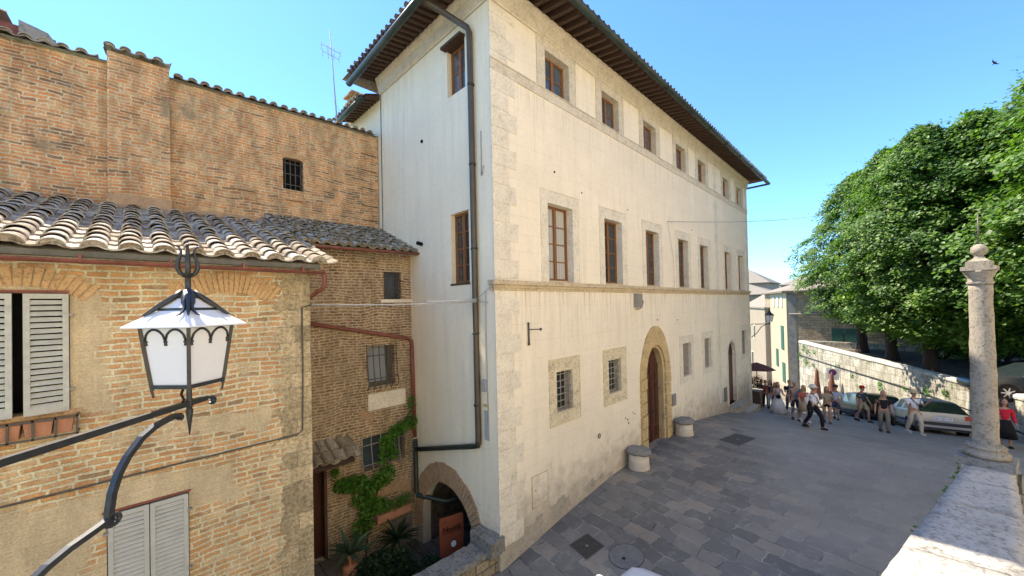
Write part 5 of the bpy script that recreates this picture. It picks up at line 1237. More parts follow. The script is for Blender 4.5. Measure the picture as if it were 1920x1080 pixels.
# trees
def crown_mesh(seed, n_cl, per, ls, rx, rz):
    random.seed(seed); mb = MB(); cls = []
    for i in range(n_cl):
        a = rnd(0, 2*PI); h = rnd(-1, 1)
        h = -1 + 2*((i+.5)/n_cl) + rnd(-.04, .04); h = max(-1, min(1, h))
        prof = (1 - max(0, h+.15)/1.15)**.66*.98 + .02 if h > -.15 else math.sqrt(max(0, 1-(abs(h+.15)/.85)**2.6))
        out = rnd(.45, 1.0)**.5*.93 + .40*noise.noise((math.cos(a)*2.4, math.sin(a)*2.4, h*4.2+seed))
        r = rx*prof*out
        cls.append((V((r*math.cos(a), r*math.sin(a), rz*h)), rnd(.35, .62)*rx/4.8*1.1, V((math.cos(a), math.sin(a), 0))))
    for c, r, od in cls:
        # a drooping shelf of leaves
        tilt = rnd(.15, .5)
        for k in range(per):
            while True:
                q = V((rnd(-1,1), rnd(-1,1), rnd(-1,1)))
                if q.length < 1: break
            p = c + V((q.x*r*1.25, q.y*r*1.25, q.z*r*.42)); dd = (p-c).dot(od); p.z -= dd*tilt + .25*abs(dd)**1.5
            nrm = V((od.x*.55 + rnd(-.6,.6), od.y*.55 + rnd(-.6,.6), 1.0 + rnd(-.3, .3)))
            leaf(mb, p, nrm, ls*rnd(.65, 1.3))
        if random.random() < .3:
            for k in range(4): leaf(mb, c + od*r*(1+.16*k) + V((rnd(-.08,.08), rnd(-.08,.08), rnd(-.05,.12)+r*.2+.05*k)), V((rnd(-.5,.5), rnd(-.5,.5), 1)), ls*.8)
    me = bpy.data.meshes.new('crown'); me.from_pydata([tuple(p) for p in mb.v], [], mb.f); me.materials.append(MAT['leaf']); me.update()
    return me
CM = [crown_mesh(11, 820, 62, .19, 5.2, 5.9), crown_mesh(23, 820, 62, .19, 5.2, 5.9)]
random.seed(5)
def trunk_mesh():
    mb = MB(); mb.tube([(0,0,-.3), (0,0,.05), (0,0,.5), (.03,.02,1.6), (.0,.05,2.8), (.05,0,4.2), (0,0,6.5), (0,0,9.5)], [.46, .36, .30, .27, .25, .21, .14, .05], 12)
    for k in range(16):
        a = k*2.4; z = 2.5 + k*.38; l = rnd(2.4, 3.8)*(1-.03*k)
        mb.tube([(0,0,z), (math.cos(a)*l*.35, math.sin(a)*l*.35, z+.55), (math.cos(a)*l*.7, math.sin(a)*l*.7, z+1.05), (math.cos(a)*l, math.sin(a)*l, z+1.2)], [.13, .09, .06, .03], 6)
    for i, v in enumerate(mb.v): mb.v[i] = v + V((1,1,0))*noise.noise(v*2.2)*.05
    return mb
TR = [(37.2, 1.55, .98, 5.0, 'linden tree at the far left end of the row above the retaining wall'), (34.4, .05, 1.0, 5.3, 'linden tree standing second from the left behind the retaining wall'), (31.2, -1.45, 1.02, 5.6, 'thick trunked linden tree in the middle of the row just left of the column'),
      (30.8, -6.2, 1.08, 6.2, 'tall linden tree rising behind the stone column at the right edge'), (31.4, -3.4, 1., 5, 'linden tree with low hanging branches just behind the stone column'), (25.6, -7.2, .95, 5.7, 'nearest linden tree whose crown fills the right edge of the view'), (37.5, -5.0, 1.0, 5.4, 'linden tree in the back row hidden behind the middle trees'), (34.5, -9.5, 1.0, 5.6, 'linden tree deep in shade behind the column')]
for i, (x, y, s_, zc, lab) in enumerate(TR):
    z0 = tz(x)
    t = thing('linden_tree', lab, 'tree', (x, y, z0), i*1.3, 'linden trees on the upper terrace')
    if i == 0: tk = trunk_mesh().build('trunk', MAT['bark'], t, world=False); tkm = tk.data
    else: tk = bpy.data.objects.new('trunk', tkm); C.objects.link(tk); tk.parent = t
    cr = bpy.data.objects.new('crown', CM[i % 2]); C.objects.link(cr); cr.parent = t
    rr_ = [(.78, .90), (.72, .97), (.82, .98), (1.04, 1.12), (.94, 1.06), (1.0, 1.14), (.8, .85), (.8, .85)][i]
    cr.location = (0, 0, [7.5, 7.6, 7.7, 8.7, 7.3, 9.0, 8.2, 8.5][i]); cr.scale = (rr_[0], rr_[0], rr_[1])

# ------------------------------------------------------------------ houses down the street
def house(name, label, pts, z0, z1, mat, roofmat='tilefar', over=.5, slope=.3, ridge=None, wins=(), shut=None):
    """prism house over footprint pts (first edge faces the viewer); wins: (edge, u0, u1, z0, z1)"""
    cx = sum(p[0] for p in pts)/len(pts); cy = sum(p[1] for p in pts)/len(pts)
    t = thing(name, label, 'building', (cx, cy, z0)); n = len(pts); mb = MB()
    for i in range(n):
        a, b = pts[i], pts[(i+1) % n]; mb.add([(a[0], a[1], z0), (b[0], b[1], z0), (b[0], b[1], z1), (a[0], a[1], z1)], [(0,1,2,3)])
    mb.build('wall', MAT[mat], t)
    c = V((cx, cy, 0)); ev = [c + (V((p[0], p[1], 0))-c)*(1 + over/(V((p[0], p[1], 0))-c).length) for p in pts]; mb = MB()
    rz_ = z1 + slope*min((V((p[0], p[1], 0))-c).length for p in pts)
    mb.add([p + V((0,0,z1-.05)) for p in ev] + [c + V((0,0,rz_))], [(i, (i+1) % n, n) for i in range(n)] + [tuple(range(n))])
    mb.add([p + V((0,0,z1-.05)) for p in ev] + [p + V((0,0,z1-.2)) for p in ev], [(i, (i+1) % n, n+(i+1) % n, n+i) for i in range(n)] + [tuple(range(n, 2*n))]); mb.build('roof', MAT[roofmat], t)
    for (e, u0, u1, a, b, mt_) in wins:
        p, q = V((*pts[e], 0)), V((*pts[(e+1) % n], 0)); d = (q-p).normalized(); nn_ = V((d.y, -d.x, 0))
        if nn_.dot(p-c) < 0: nn_ = -nn_
        F = lambda u, v, nq=0.: p + d*u + nn_*nq + V((0,0,v))
        mb = MB(); mb.slab(F, u0, u1, a, b, -.02, .02); w = mb.build('window', MAT['glass'], t)
        mb = MB(); m_ = (u0+u1)/2
        if mt_ == 'green':
            mb.slab(F, u0, m_-.06, a, b, .02, .06); mb.slab(F, m_+.06, u1, a, b, .02, .06); mb.build('shutter', MAT['green'], w)
        else:
            mb.slab(F, u0-.08, u1+.08, a, b, -.02, .012); mb.slab(F, u0-.08, u1+.08, b, b+.1, -.02, .051); mb.slab(F, u0-.08, u1+.08, a-.1, a, -.02, .052); mb.build('frame', MAT['trim'], w)
    return t
sh = house('stone_house', 'old rubble stone house at the alley mouth with a sunlit cream side wall', [(41, 6.55), (41, -5.0), (50, -5), (50, 10.0), (47.5, 9.0)], -10.5, .85, 'house', wins=[(0, 3.0, 4.5, -3.5, -2.45, 'green')])
# the cream plastered side facing the alley
P0, P1 = V((41, 6.56, 0)), V((47.5, 9.02, 0)); dd_ = (P1-P0).normalized(); nq = V((-dd_.y, dd_.x, 0))
FS = lambda u, v, n=0.: P0 + dd_*u + nq*n + V((0,0,v))
mb = MB(); mb.slab(FS, .0, 6.9, -10.5, .75, -.01, .03); mb.build('plastered_side', MAT['yellow'], sh)
for (u0, u1, a, b, gm) in [(1.2, 2.2, -4.6, -2.4, 1), (1.0, 2.0, -7.6, -5.8, 1), (3.6, 4.5, -6.5, -4.8, 1), (1.4, 2.1, -.7, .3, 0), (3.0, 3.7, -.7, .3, 0), (4.8, 5.5, -.7, .3, 0)]:
    mb = MB(); mb.slab(FS, u0, u1, a, b, .02, .08); mb.build('shutter', MAT['green' if gm else 'shutb'], sh)
mb = MB(); mb.box(43, 43.7, 3.4, 4.6, 1.0, 2.3); mb.box(42.9, 43.8, 3.3, 4.7, 2.3, 2.42)
for y in (3.45, 3.85, 4.25): mb.box(43.05, 43.65, y, y+.2, 2.42, 2.8)
mb.build('chimney', MAT['house'], sh)
mb = MB(); mb.slab(lambda u, v, n=0.: (41-n, u, v), 5.9, 6.5, -10, .8, 0, .015); mb.tube([(40.93, 1.2, -1.2), (40.93, 6.4, -1.25)], .05, 6); mb.build('string_moulding', MAT['rubblecap'], sh)
house('cream_house', 'narrow sunlit cream house further down the alley', [(47.8, 9.6), (48.8, 6.0), (60, 12.0), (58, 14.0)], -13, -.7, 'buff', wins=[(3, 1.2, 2.0, -4.5, -3.0, 'w'), (3, 3.2, 4.0, -4.5, -3., 'w'), (3, 5.6, 6.4, -4.5, -3., 'w'), (3, 1.4, 2.2, -8, -6.3, 'w'), (3, 4.2, 5.0, -8, -6.3, 'w')])
house('pink_house', 'pale pink house with a pitched roof closing the alley below', [(58, 14.2), (58, 18), (66, 18), (66, 14.2)], -15, -5.6, 'pink', wins=[(0, 1, 1.7, -8.5, -7.4, 'w')])
house('white_house', 'bluish white house with a grey tiled roof above the alley end', [(68, 15.7), (68, 21), (76, 21), (76, 15.7)], -15, -1.6, 'lblue', wins=[(0, 1.2, 2., -4.5, -3.4, 'w')])
house('far_house', 'far brownish house with a shallow tiled roof in the gap beside the palazzo', [(82, 15), (82, 25), (92, 25), (92, 15)], -15, 1.2, 'house', over=.7)
house('far_house', 'far house with a low gable on the skyline beside the palazzo', [(98, 19), (98, 29), (110, 29), (110, 19)], -15, 4.0, 'pink', over=.8, slope=.45)
house('far_house', 'far tiled house just right of the alley gap on the skyline', [(84, 7.5), (84, 14.2), (96, 14.2), (96, 7.5)], -15, 2.8, 'buff', over=.7)
house('yellow_house', 'plain yellow house behind the linden trunks', [(46, -6), (46, -16), (54, -16), (54, -5.2)], -6, 1.0, 'yellow', wins=[(0, 2, 3, -2.6, -1.2, 'green')])
# the eave of the neighbouring house just beyond the palazzo corner
house('neighbour_house', 'house with a dark eave joined to the far corner of the palazzo', [(26.9, 6.75), (31, 7.6), (31, 14), (27, 14)], -9, .95, 'pink', over=.45, wins=[])
# lantern on bracket near the far corner
sl_ = thing('street_lamp', 'small dark street lamp on a bracket at the far corner of the palazzo', 'lamp', (26.06, 5.95, -1.6))
mb = MB(); mb.tube([(26.2, 5.98, -1.42), (26.25, 5.0, -1.38)], .025, 6); mb.tube([(26.2, 5.98, -2.2), (26.2, 5.7, -1.95), (26.22, 5.45, -1.55), (26.25, 5.2, -1.42)], .022, 6); mb.tube([(26.25, 5.05, -1.38), (26.25, 5.05, -1.28)], .03, 6); mb.build('bracket', MAT['iron'], sl_)
mb = MB(); mb.lathe([(.10, -1.28), (.13, -1.24), (.20, -.88), (.19, -.87)], (26.25, 5.05, 0), 4, rot=.3, smooth=False); mb.build('glass', MAT['lampglass'], sl_)
mb = MB(); mb.lathe([(.26, -.88), (.18, -.80), (.09, -.72), (.08, -.66), (.03, -.62), (.015, -.52)], (26.25, 5.05, 0), 4, rot=.3, smooth=False)
for k in range(4): t = .3 + PI/2*k; mb.beam((26.25+.13*math.cos(t), 5.05+.13*math.sin(t), -1.25), (26.25+.205*math.cos(t), 5.05+.205*math.sin(t), -.87), .025, .025)
mb.build('hood', MAT['iron'], sl_)
# boarded stall, crates of plants and awning at the alley entrance
bd = thing('wooden_stand', 'brown wooden display stand against the far corner of the palazzo', 'stand', (26.6, 5.85, -6.5))
mb = MB(); mb.box(26.3, 26.9, 5.65, 6.35, -6.5, -5.45); mb.build('cabinet', MAT['wood'], bd); mb = MB(); mb.box(26.25, 26.95, 5.6, 6.4, -5.45, -5.40); mb.build('top', MAT['rubblecap'], bd)
shr = thing('potted_shrub', 'dark potted shrub with red flowers at the alley entrance', 'plant', (27.6, 6.1, -6.7))
mb = MB(); mb.lathe([(.18, 0), (.25, .4), (.27, .42)], (27.6, 6.1, -6.7), 14); mb.build('pot', MAT['terra'], shr); mb = MB(); leaves(mb, (27.6, 6.15, -5.5), (.4, .4, .75), 700, .09, .2); mb.build('foliage', MAT['dkleaf'], shr, fix=False)
mb = MB(); leaves(mb, (27.5, 6.0, -5.0), (.4, .4, .35), 110, .09, .2); mb.build('flowers', MAT['redc'], shr, fix=False)
aw = thing('market_umbrella', 'open brown red parasol over the shop tables in the alley', 'umbrella', (30.5, 6.7, -7.2))
mb = MB(); mb.lathe([(1.15, -4.75), (.6, -4.5), (.03, -4.3)], (30.5, 6.7, 0), 8, smooth=False); mb.build('canopy', MAT['canvas'], aw); mb = MB(); mb.tube([(30.5, 6.7, -7.2), (30.5, 6.7, -4.3)], .03, 6); mb.build('pole', MAT['wood'], aw)
bl = thing('striped_post', 'black and yellow striped barrier post by the alley entrance', 'post', (27.3, 5.45, -6.6))
mb = MB(); mb.tube([(27.3, 5.45, -6.6), (27.3, 5.45, -5.7)], .05, 8); mb.build('post', MAT['ink'], bl)
for k in range(4): mb = MB(); mb.tube([(27.3, 5.45, -6.5+.22*k), (27.3, 5.45, -6.4+.22*k)], .054, 8); mb.build('yellow_band', MAT['yellow'], bl)
# closed umbrellas, sign
for (x, y, zt_, lab) in ((36.0, 4.05, -5.2, 'closed brown parasol by the retaining wall, nearer the stone house'), (34.9, 3.1, -5.25, 'closed brown parasol by the retaining wall, beside the no parking sign')):
    t = thing('closed_umbrella', lab, 'umbrella', (x, y, g(x, y)), 0, 'closed parasols against the retaining wall')
    z0 = g(x, y); mb = MB()
    mb.lathe([(.10, z0+.55), (.17, z0+.6), (.26, z0+.75), (.21, z0+1.4), (.15, z0+2.0), (.09, zt_-.15), (.03, zt_)], (x, y, 0), 14)
    for i, v in enumerate(mb.v):
        a = math.atan2(v.y-y, v.x-x); mb.v[i] = V((x + (v.x-x)*(1+.22*math.sin(a*7)), y + (v.y-y)*(1+.22*math.sin(a*7)), v.z))
    mb.build('canopy', MAT['canvas'], t); mb = MB(); mb.tube([(x, y, z0-.02), (x, y, zt_+.08)], .03, 8); mb.lathe([(.3, z0-.02), (.3, z0+.06), (.05, z0+.1)], (x, y, 0), 12); mb.build('pole', MAT['wood'], t)
ns = thing('no_parking_sign', 'white no parking sign on a thin post against the retaining wall', 'sign', (35.1, 2.9, -7.9))
dn = V((-34.4, -2.4, 5)).normalized(); sx_ = V((.07, -1, 0)).normalized(); nz = V((-1, -.07, 0)).normalized(); cs = V((35.1, 3.06, -5.35))
mb = MB(); mb.obox(cs, sx_*.34, V((0,0,.40)), nz*.012); mb.build('plate', MAT['whitep'], ns)
mb = MB(); mb.lathe([(.22, 0), (.22, .004)], (0,0,0), 24); Rm = Matrix((( sx_.x, 0, nz.x), (sx_.y, 0, nz.y), (0, 1, 0)))
def orient(mb, c): 
    mb.v = [c + sx_*v.x + V((0,0,1))*v.y + nz*v.z for v in mb.v]; return mb
orient(mb, cs + V((0,0,.12)) + nz*.013).build('red_disc', MAT['redc'], ns)
mb = MB(); mb.lathe([(.16, 0), (.16, .004)], (0,0,0), 24); orient(mb, cs + V((0,0,.12)) + nz*.018).build('blue_disc', m_simple('sign_blue', (.02,.06,.3)), ns)
mb = MB(); mb.obox((0,0,.002), V((.14,.14,0)), V((-.02,.02,0)), V((0,0,.002))); orient(mb, cs + V((0,0,.12)) + nz*.023).build('red_bar', MAT['redc'], ns)
mb = MB(); mb.tube([(35.16, 2.62, g(34.5, 2.2)), (35.16, 2.62, -4.8)], .035, 8); mb.build('post', MAT['barsw'], ns)
# bird
bd_ = thing('bird', 'small dark swift gliding high in the blue sky', 'bird', (23.2, -1.6, 9.2)); 
mb = MB(); mb.tube([(-.12,0,0), (-.06,0,.0), (.02,0,.01), (.1,0,0), (.16,0,-.005)], [.008,.03,.035,.02,.004], 8); mb.build('body', MAT['ink'], bd_, world=False)
for s_ in (-1, 1):
    mb = MB(); mb.add([(-.05,0,.02), (.05,0,.02), (.03,.16*s_,.05), (-.09,.34*s_,.02), (-.05,.15*s_,.05)], [(0,1,2,4), (4,2,3)]); mb.build('wing', MAT['ink'], bd_, world=False)
bd_.scale = (.55, .55, .55); bd_.location = (22.64, -2.92, 8.62); bd_.rotation_euler = (.5, .5, 1.2)

# ------------------------------------------------------------------ cars
def paint(name, col, metal=.3):
    m = M(name); f = m.noise(m.n('TexCoord', 3), 3., 4, .6); 
    return m.fin(m.mix(f, tuple(q*.85 for q in col), col), .28, None, metal=metal, spec=.6)
MAT['silver'] = paint('silver_paint', (.34,.36,.37), .3); MAT['blackp'] = paint('black_car_paint', (.008,.009,.011), .0); MAT['darkp'] = paint('dark_grey_paint', (.05,.055,.06), .4); MAT['whitecar'] = paint('white_car_paint', (.8,.82,.85), 0.)
MAT['tyre'] = m_simple('tyre_rubber', (.015,.015,.015), .85); MAT['rim'] = m_simple('alloy_rim', (.45,.45,.46), .3, .7, .15); MAT['tail'] = m_simple('red_tail_lamp', (.45,.02,.015), .25, 0, .2, 10., .6); MAT['bump'] = m_simple('dark_bumper', (.04,.04,.045), .6)
MAT['carglass'] = m_glass('car_glass', (.012,.018,.018), .08); MAT['plate'] = m_simple('number_plate', (.75,.76,.78), .5, 0, .05)
# station: x, z_bottom, z_belt, z_top, half width, half width of roof, kind of the section ahead
HATCH = [(0.0,.38,.80,.81,.74,.70,'b'), (.04,.24,.92,.93,.81,.74,'g'), (.42,.22,.95,1.34,.84,.58,'r'), (.62,.20,.95,1.40,.845,.57,'s'), (1.45,.20,.93,1.43,.85,.57,'p'), (1.53,.20,.93,1.43,.85,.57,'s'), (2.25,.20,.92,1.37,.85,.56,'f'), (2.95,.20,.93,.94,.84,.72,'b'), (3.6,.22,.84,.86,.81,.68,'b'), (3.9,.26,.70,.71,.72,.58,'b'), (4.0,.36,.58,.59,.62,.5,'b')]
SUV = [(0.0,.42,.95,.96,.78,.72,'b'), (.04,.30,1.0,1.01,.84,.78,'g'), (.22,.28,1.02,1.46,.86,.66,'r'), (.45,.26,1.02,1.53,.865,.66,'s'), (1.55,.26,1.0,1.55,.87,.66,'p'), (1.65,.26,1.0,1.55,.87,.66,'s'), (2.4,.26,.98,1.50,.87,.64,'f'), (3.05,.26,1.0,1.01,.86,.74,'b'), (3.75,.28,.92,.94,.84,.7,'b'), (4.05,.32,.75,.76,.76,.6,'b'), (4.15,.42,.62,.63,.66,.5,'b')]
def car(name, label, loc, ang, mat, prof, plate='BG 183 LW', dark=False):
    t = thing(name, label, 'car', loc, ang, None)
    L = prof[-1][0]; mb = MB(); gl = {'window': MB(), 'windscreen': MB(), 'rear_window': MB()}
    def sec(s_):
        x, zb, zl, zt, w, wr, k = s_
        return [(x, 0, zb), (x, w*.8, zb), (x, w*.97, zb+.10), (x, w, zb+(zl-zb)*.55), (x, w*.985, zl-.05), (x, w*.955, zl), (x, wr+.03, zt-.035 if zt-zl > .1 else zt-.004), (x, wr-.05, zt), (x, wr*.5, zt+.022 if zt-zl > .1 else zt+.012), (x, 0, zt+.028 if zt-zl > .1 else zt+.016)]
    S = [sec(s_) for s_ in prof]
    for sgn in (1, -1):
        R_ = [[V((a, b*sgn, c)) for a, b, c in q] for q in S]
        for i in range(len(R_)-1):
            k = prof[i][6]
            for j in range(9):
                q = [R_[i][j], R_[i+1][j], R_[i+1][j+1], R_[i][j+1]]
                tgt = mb; sm = True
                if j == 5 and k == 's': tgt = gl['window']
                if j >= 6 and k == 'g': tgt = gl['rear_window']
                if j >= 6 and k == 'f': tgt = gl['windscreen']
                if tgt is not mb:   # sink the glass in a painted border
                    c_ = sum(q, V((0,0,0)))/4
                    if j == 5: q2 = [p + (c_-p)*.10 for p in q]
                    else: q2 = [p + (c_-p).normalized()*0 for p in q]
                    if j == 5: mb.add(q + q2, [(0,1,5,4), (1,2,6,5), (2,3,7,6), (3,0,4,7)], False)
                    (tgt.add(q2, [(0,1,2,3)], False) if j != 5 else MB().add(q2, [(0,1,2,3)]).build('window', MAT['carglass'], t, world=False))
                else: mb.add(q, [(0,1,2,3)], sm)
        mb.add(R_[0], [tuple(range(10))]); mb.add(R_[-1], [tuple(range(10))])
    bm = bmesh.new(); me_ = bpy.data.meshes.new('x'); me_.from_pydata([tuple(p) for p in mb.v], [], mb.f); bm.from_mesh(me_); bmesh.ops.remove_doubles(bm, verts=bm.verts, dist=.0008)
    for f in bm.faces: f.smooth = True
    bmesh.ops.recalc_face_normals(bm, faces=bm.faces)
    me = bpy.data.meshes.new('body'); bm.to_mesh(me); bm.free(); me.materials.append(MAT[mat])
    for e in me.edges: pass
    bo = bpy.data.objects.new('body', me); C.objects.link(bo); bo.parent = t
    for k, m_ in gl.items():
        if m_.v: m_.build(k, MAT['carglass'], t, world=False)
    for x in (.78, L-.78):
        for sgn in (1, -1):
            wd = prof[3][4]; mb = MB(); N = 22
            def ringv(r, y): return [V((x + r*math.cos(2*PI*k/N), y, .31 + r*math.sin(2*PI*k/N))) for k in range(N)]
            # dark disc painted as wheel arch shadow, tyre, rim
            mb.add(ringv(.37, sgn*(wd+.002)), [tuple(range(N))]); mb.build('wheel_arch_shadow', MAT['ink'], t, world=False)
            tw = MB(); rs = [(.22, wd-.02), (.25, wd+.012), (.30, wd+.014), (.315, wd-.01), (.315, wd-.18), (.2, wd-.19)]
            for (a, b), (c, d) in zip(rs, rs[1:]): A, B = ringv(a, sgn*b), ringv(c, sgn*d); tw.add(A + B, [(k, (k+1) % N, N+(k+1) % N, N+k) for k in range(N)], True)
            wo = tw.build('wheel', MAT['tyre'], t, world=False)
            rm = MB(); rm.add(ringv(.225, sgn*(wd-.03)), [tuple(range(N))])
            for k in range(7):
                a = 2*PI*k/7; rm.beam(V((x, sgn*(wd-.005), .31)), V((x+.21*math.cos(a), sgn*(wd-.0), .31+.21*math.sin(a))), .045, .02, (0, 1, 0))
            rm.add(ringv(.06, sgn*(wd+.012)), [tuple(range(N))]); A, B = ringv(.225, sgn*(wd-.03)), ringv(.235, sgn*(wd+.012)); rm.add(A+B, [(k, (k+1) % N, N+(k+1) % N, N+k) for k in range(N)], True)
            rm.build('rim', MAT['rim'], wo, world=False)
    w0 = prof[1][4]; zb = prof[1][2]
    for sgn in (1, -1):
        mb = MB(); mb.obox((.03, sgn*(w0-.09), zb-.12), (.035, 0, 0), (0, .10, 0), (0, 0, .085)); mb.obox((.11, sgn*(w0-.012), zb-.10), (.08, 0, 0), (0, .02, 0), (0, 0, .07)); mb.build('tail_lamp', MAT['tail'], t, world=False)
        mb = MB(); mb.ball((L-.12, sgn*(prof[-2][4]-.16), .62), .1, .12, .07); mb.build('headlight', MAT['carglass'], t, world=False)
        mb = MB(); mb.ball((prof[-4][0]-.15, sgn*(prof[-4][4]+.10), prof[-4][2]+.05), .06, .10, .065); mb.build('wing_mirror', MAT[mat if mat != 'silver' else 'bump'], t, world=False)
        mb = MB(); 
        for dx in (1.38, 2.2): mb.obox((dx, sgn*(prof[3][4]-.0), .82), (.07, 0, 0), (0, .016, 0), (0, 0, .012))
        mb.build('door_handle', MAT['bump'], t, world=False)
        mb = MB(); mb.obox((L/2, sgn*(prof[3][4]+.002), .50), (L/2-1.2, 0, 0), (0, .012, 0), (0, 0, .028)); mb.build('side_moulding', MAT['bump'], t, world=False)
    mb = MB(); mb.obox((-.02, 0, .46), (.05, 0, 0), (0, w0*.93, 0), (0, 0, .10)); mb.obox((.10, 0, .40), (.1, 0, 0), (0, w0*1.0, 0), (0, 0, .14)); mb.build('bumper', MAT['bump' if mat != 'silver' else 'bump'], t, world=False)
    mb = MB(); mb.obox((-.045, 0, .39), (.035, 0, 0), (0, w0*.96, 0), (0, 0, .045)); mb.build('bumper_strip', MAT[mat], t, world=False)
    mb = MB(); mb.obox((-.03 if zb > .99 else -.012, 0, .70), (.012, 0, 0), (0, .27, 0), (0, 0, .06)); np_ = mb.build('number_plate', MAT['plate'], t, world=False)
    if plate:
        cu = bpy.data.curves.new('n', 'FONT'); cu.body = plate; cu.size = .105; cu.align_x = 'CENTER'; cu.extrude = .001
        tmp = bpy.data.objects.new('n', cu); C.objects.link(tmp); bpy.context.view_layer.update(); me = bpy.data.meshes.new_from_object(tmp.evaluated_get(bpy.context.evaluated_depsgraph_get())); bpy.data.objects.remove(tmp)
        for v in me.vertices: v.co = V((-.047 if zb > .99 else -.027, -v.co.x*.95, .665 + v.co.y))
        me.materials.clear(); me.materials.append(MAT['ink']); o = bpy.data.objects.new('plate_lettering', me); C.objects.link(o); o.parent = np_
    return t
car('parked_car', 'silver hatchback parked nose away below the sunlit retaining wall', (23.35, -1.42, g(23.8, -1.2)+.0), rad(15), 'silver', HATCH)
car('parked_car', 'black car parked ahead of the silver hatchback beside the wall', (27.35, .32, g(28.5, .8)), rad(25), 'blackp', SUV, None)
c3 = car('parked_car', 'dark car parked on the upper terrace just right of the column', (26.8, -5.9, tz(27)), rad(112), 'darkp', HATCH, None)
car('parked_car', 'dark car in deep shade on the upper terrace behind the linden trunks', (36.0, -5.6, tz(36)), rad(84), 'blackp', SUV, None)
car('parked_car', 'grey car in deep shade on the upper terrace left of the column', (33.5, -8.0, tz(33)), rad(95), 'darkp', HATCH, None)
car('parked_car', 'white car almost wholly below the bottom edge, one corner showing on the paving', (2.68, 2.42, g(5, 2.4)), rad(3), 'whitecar', HATCH, None)
for o in list(C.objects):
    if o.type == 'EMPTY' and o.name.startswith('parked_car'):
        x, y = o.location.x, o.location.y
        if o.location.z < -4.9 and x > 10: o.rotation_euler = (0, math.atan2(.165, 1)*math.cos(o.rotation_euler.z), o.rotation_euler.z)

# ------------------------------------------------------------------ people
def skin(V_, E_, root=0, sub=1):
    me = bpy.data.meshes.new('t'); me.from_pydata([tuple(v[:3]) for v in V_], E_, []); o = bpy.data.objects.new('t', me); C.objects.link(o)
    m = o.modifiers.new('s', 'SKIN'); m.use_smooth_shade = True; m.branch_smoothing = .6
    for i, v in enumerate(V_):
        sv = me.skin_vertices[0].data[i]; r = v[3]; sv.radius = r if isinstance(r, tuple) else (r, r); sv.use_root = (i == root)
    s_ = o.modifiers.new('b', 'SUBSURF'); s_.levels = sub; s_.render_levels = sub
    bpy.context.view_layer.update(); dg = bpy.context.evaluated_depsgraph_get(); ev = bpy.data.meshes.new_from_object(o.evaluated_get(dg)); bpy.data.objects.remove(o); bpy.data.meshes.remove(me)
    return ev
def mb_from(me):
    mb = MB(); mb.v = [v.co.copy() for v in me.vertices]; mb.f = [list(p.vertices) for p in me.polygons]; mb.sm = [True]*len(mb.f); return mb
_mc = {}
def cm(col, rough=.8):
    k = tuple(round(c, 3) for c in col)
    if k not in _mc: _mc[k] = m_simple('cloth_%d' % len(_mc), col, rough, 0, .14, 8., .2, .3)
    return _mc[k]
SK = (.42, .24, .16)
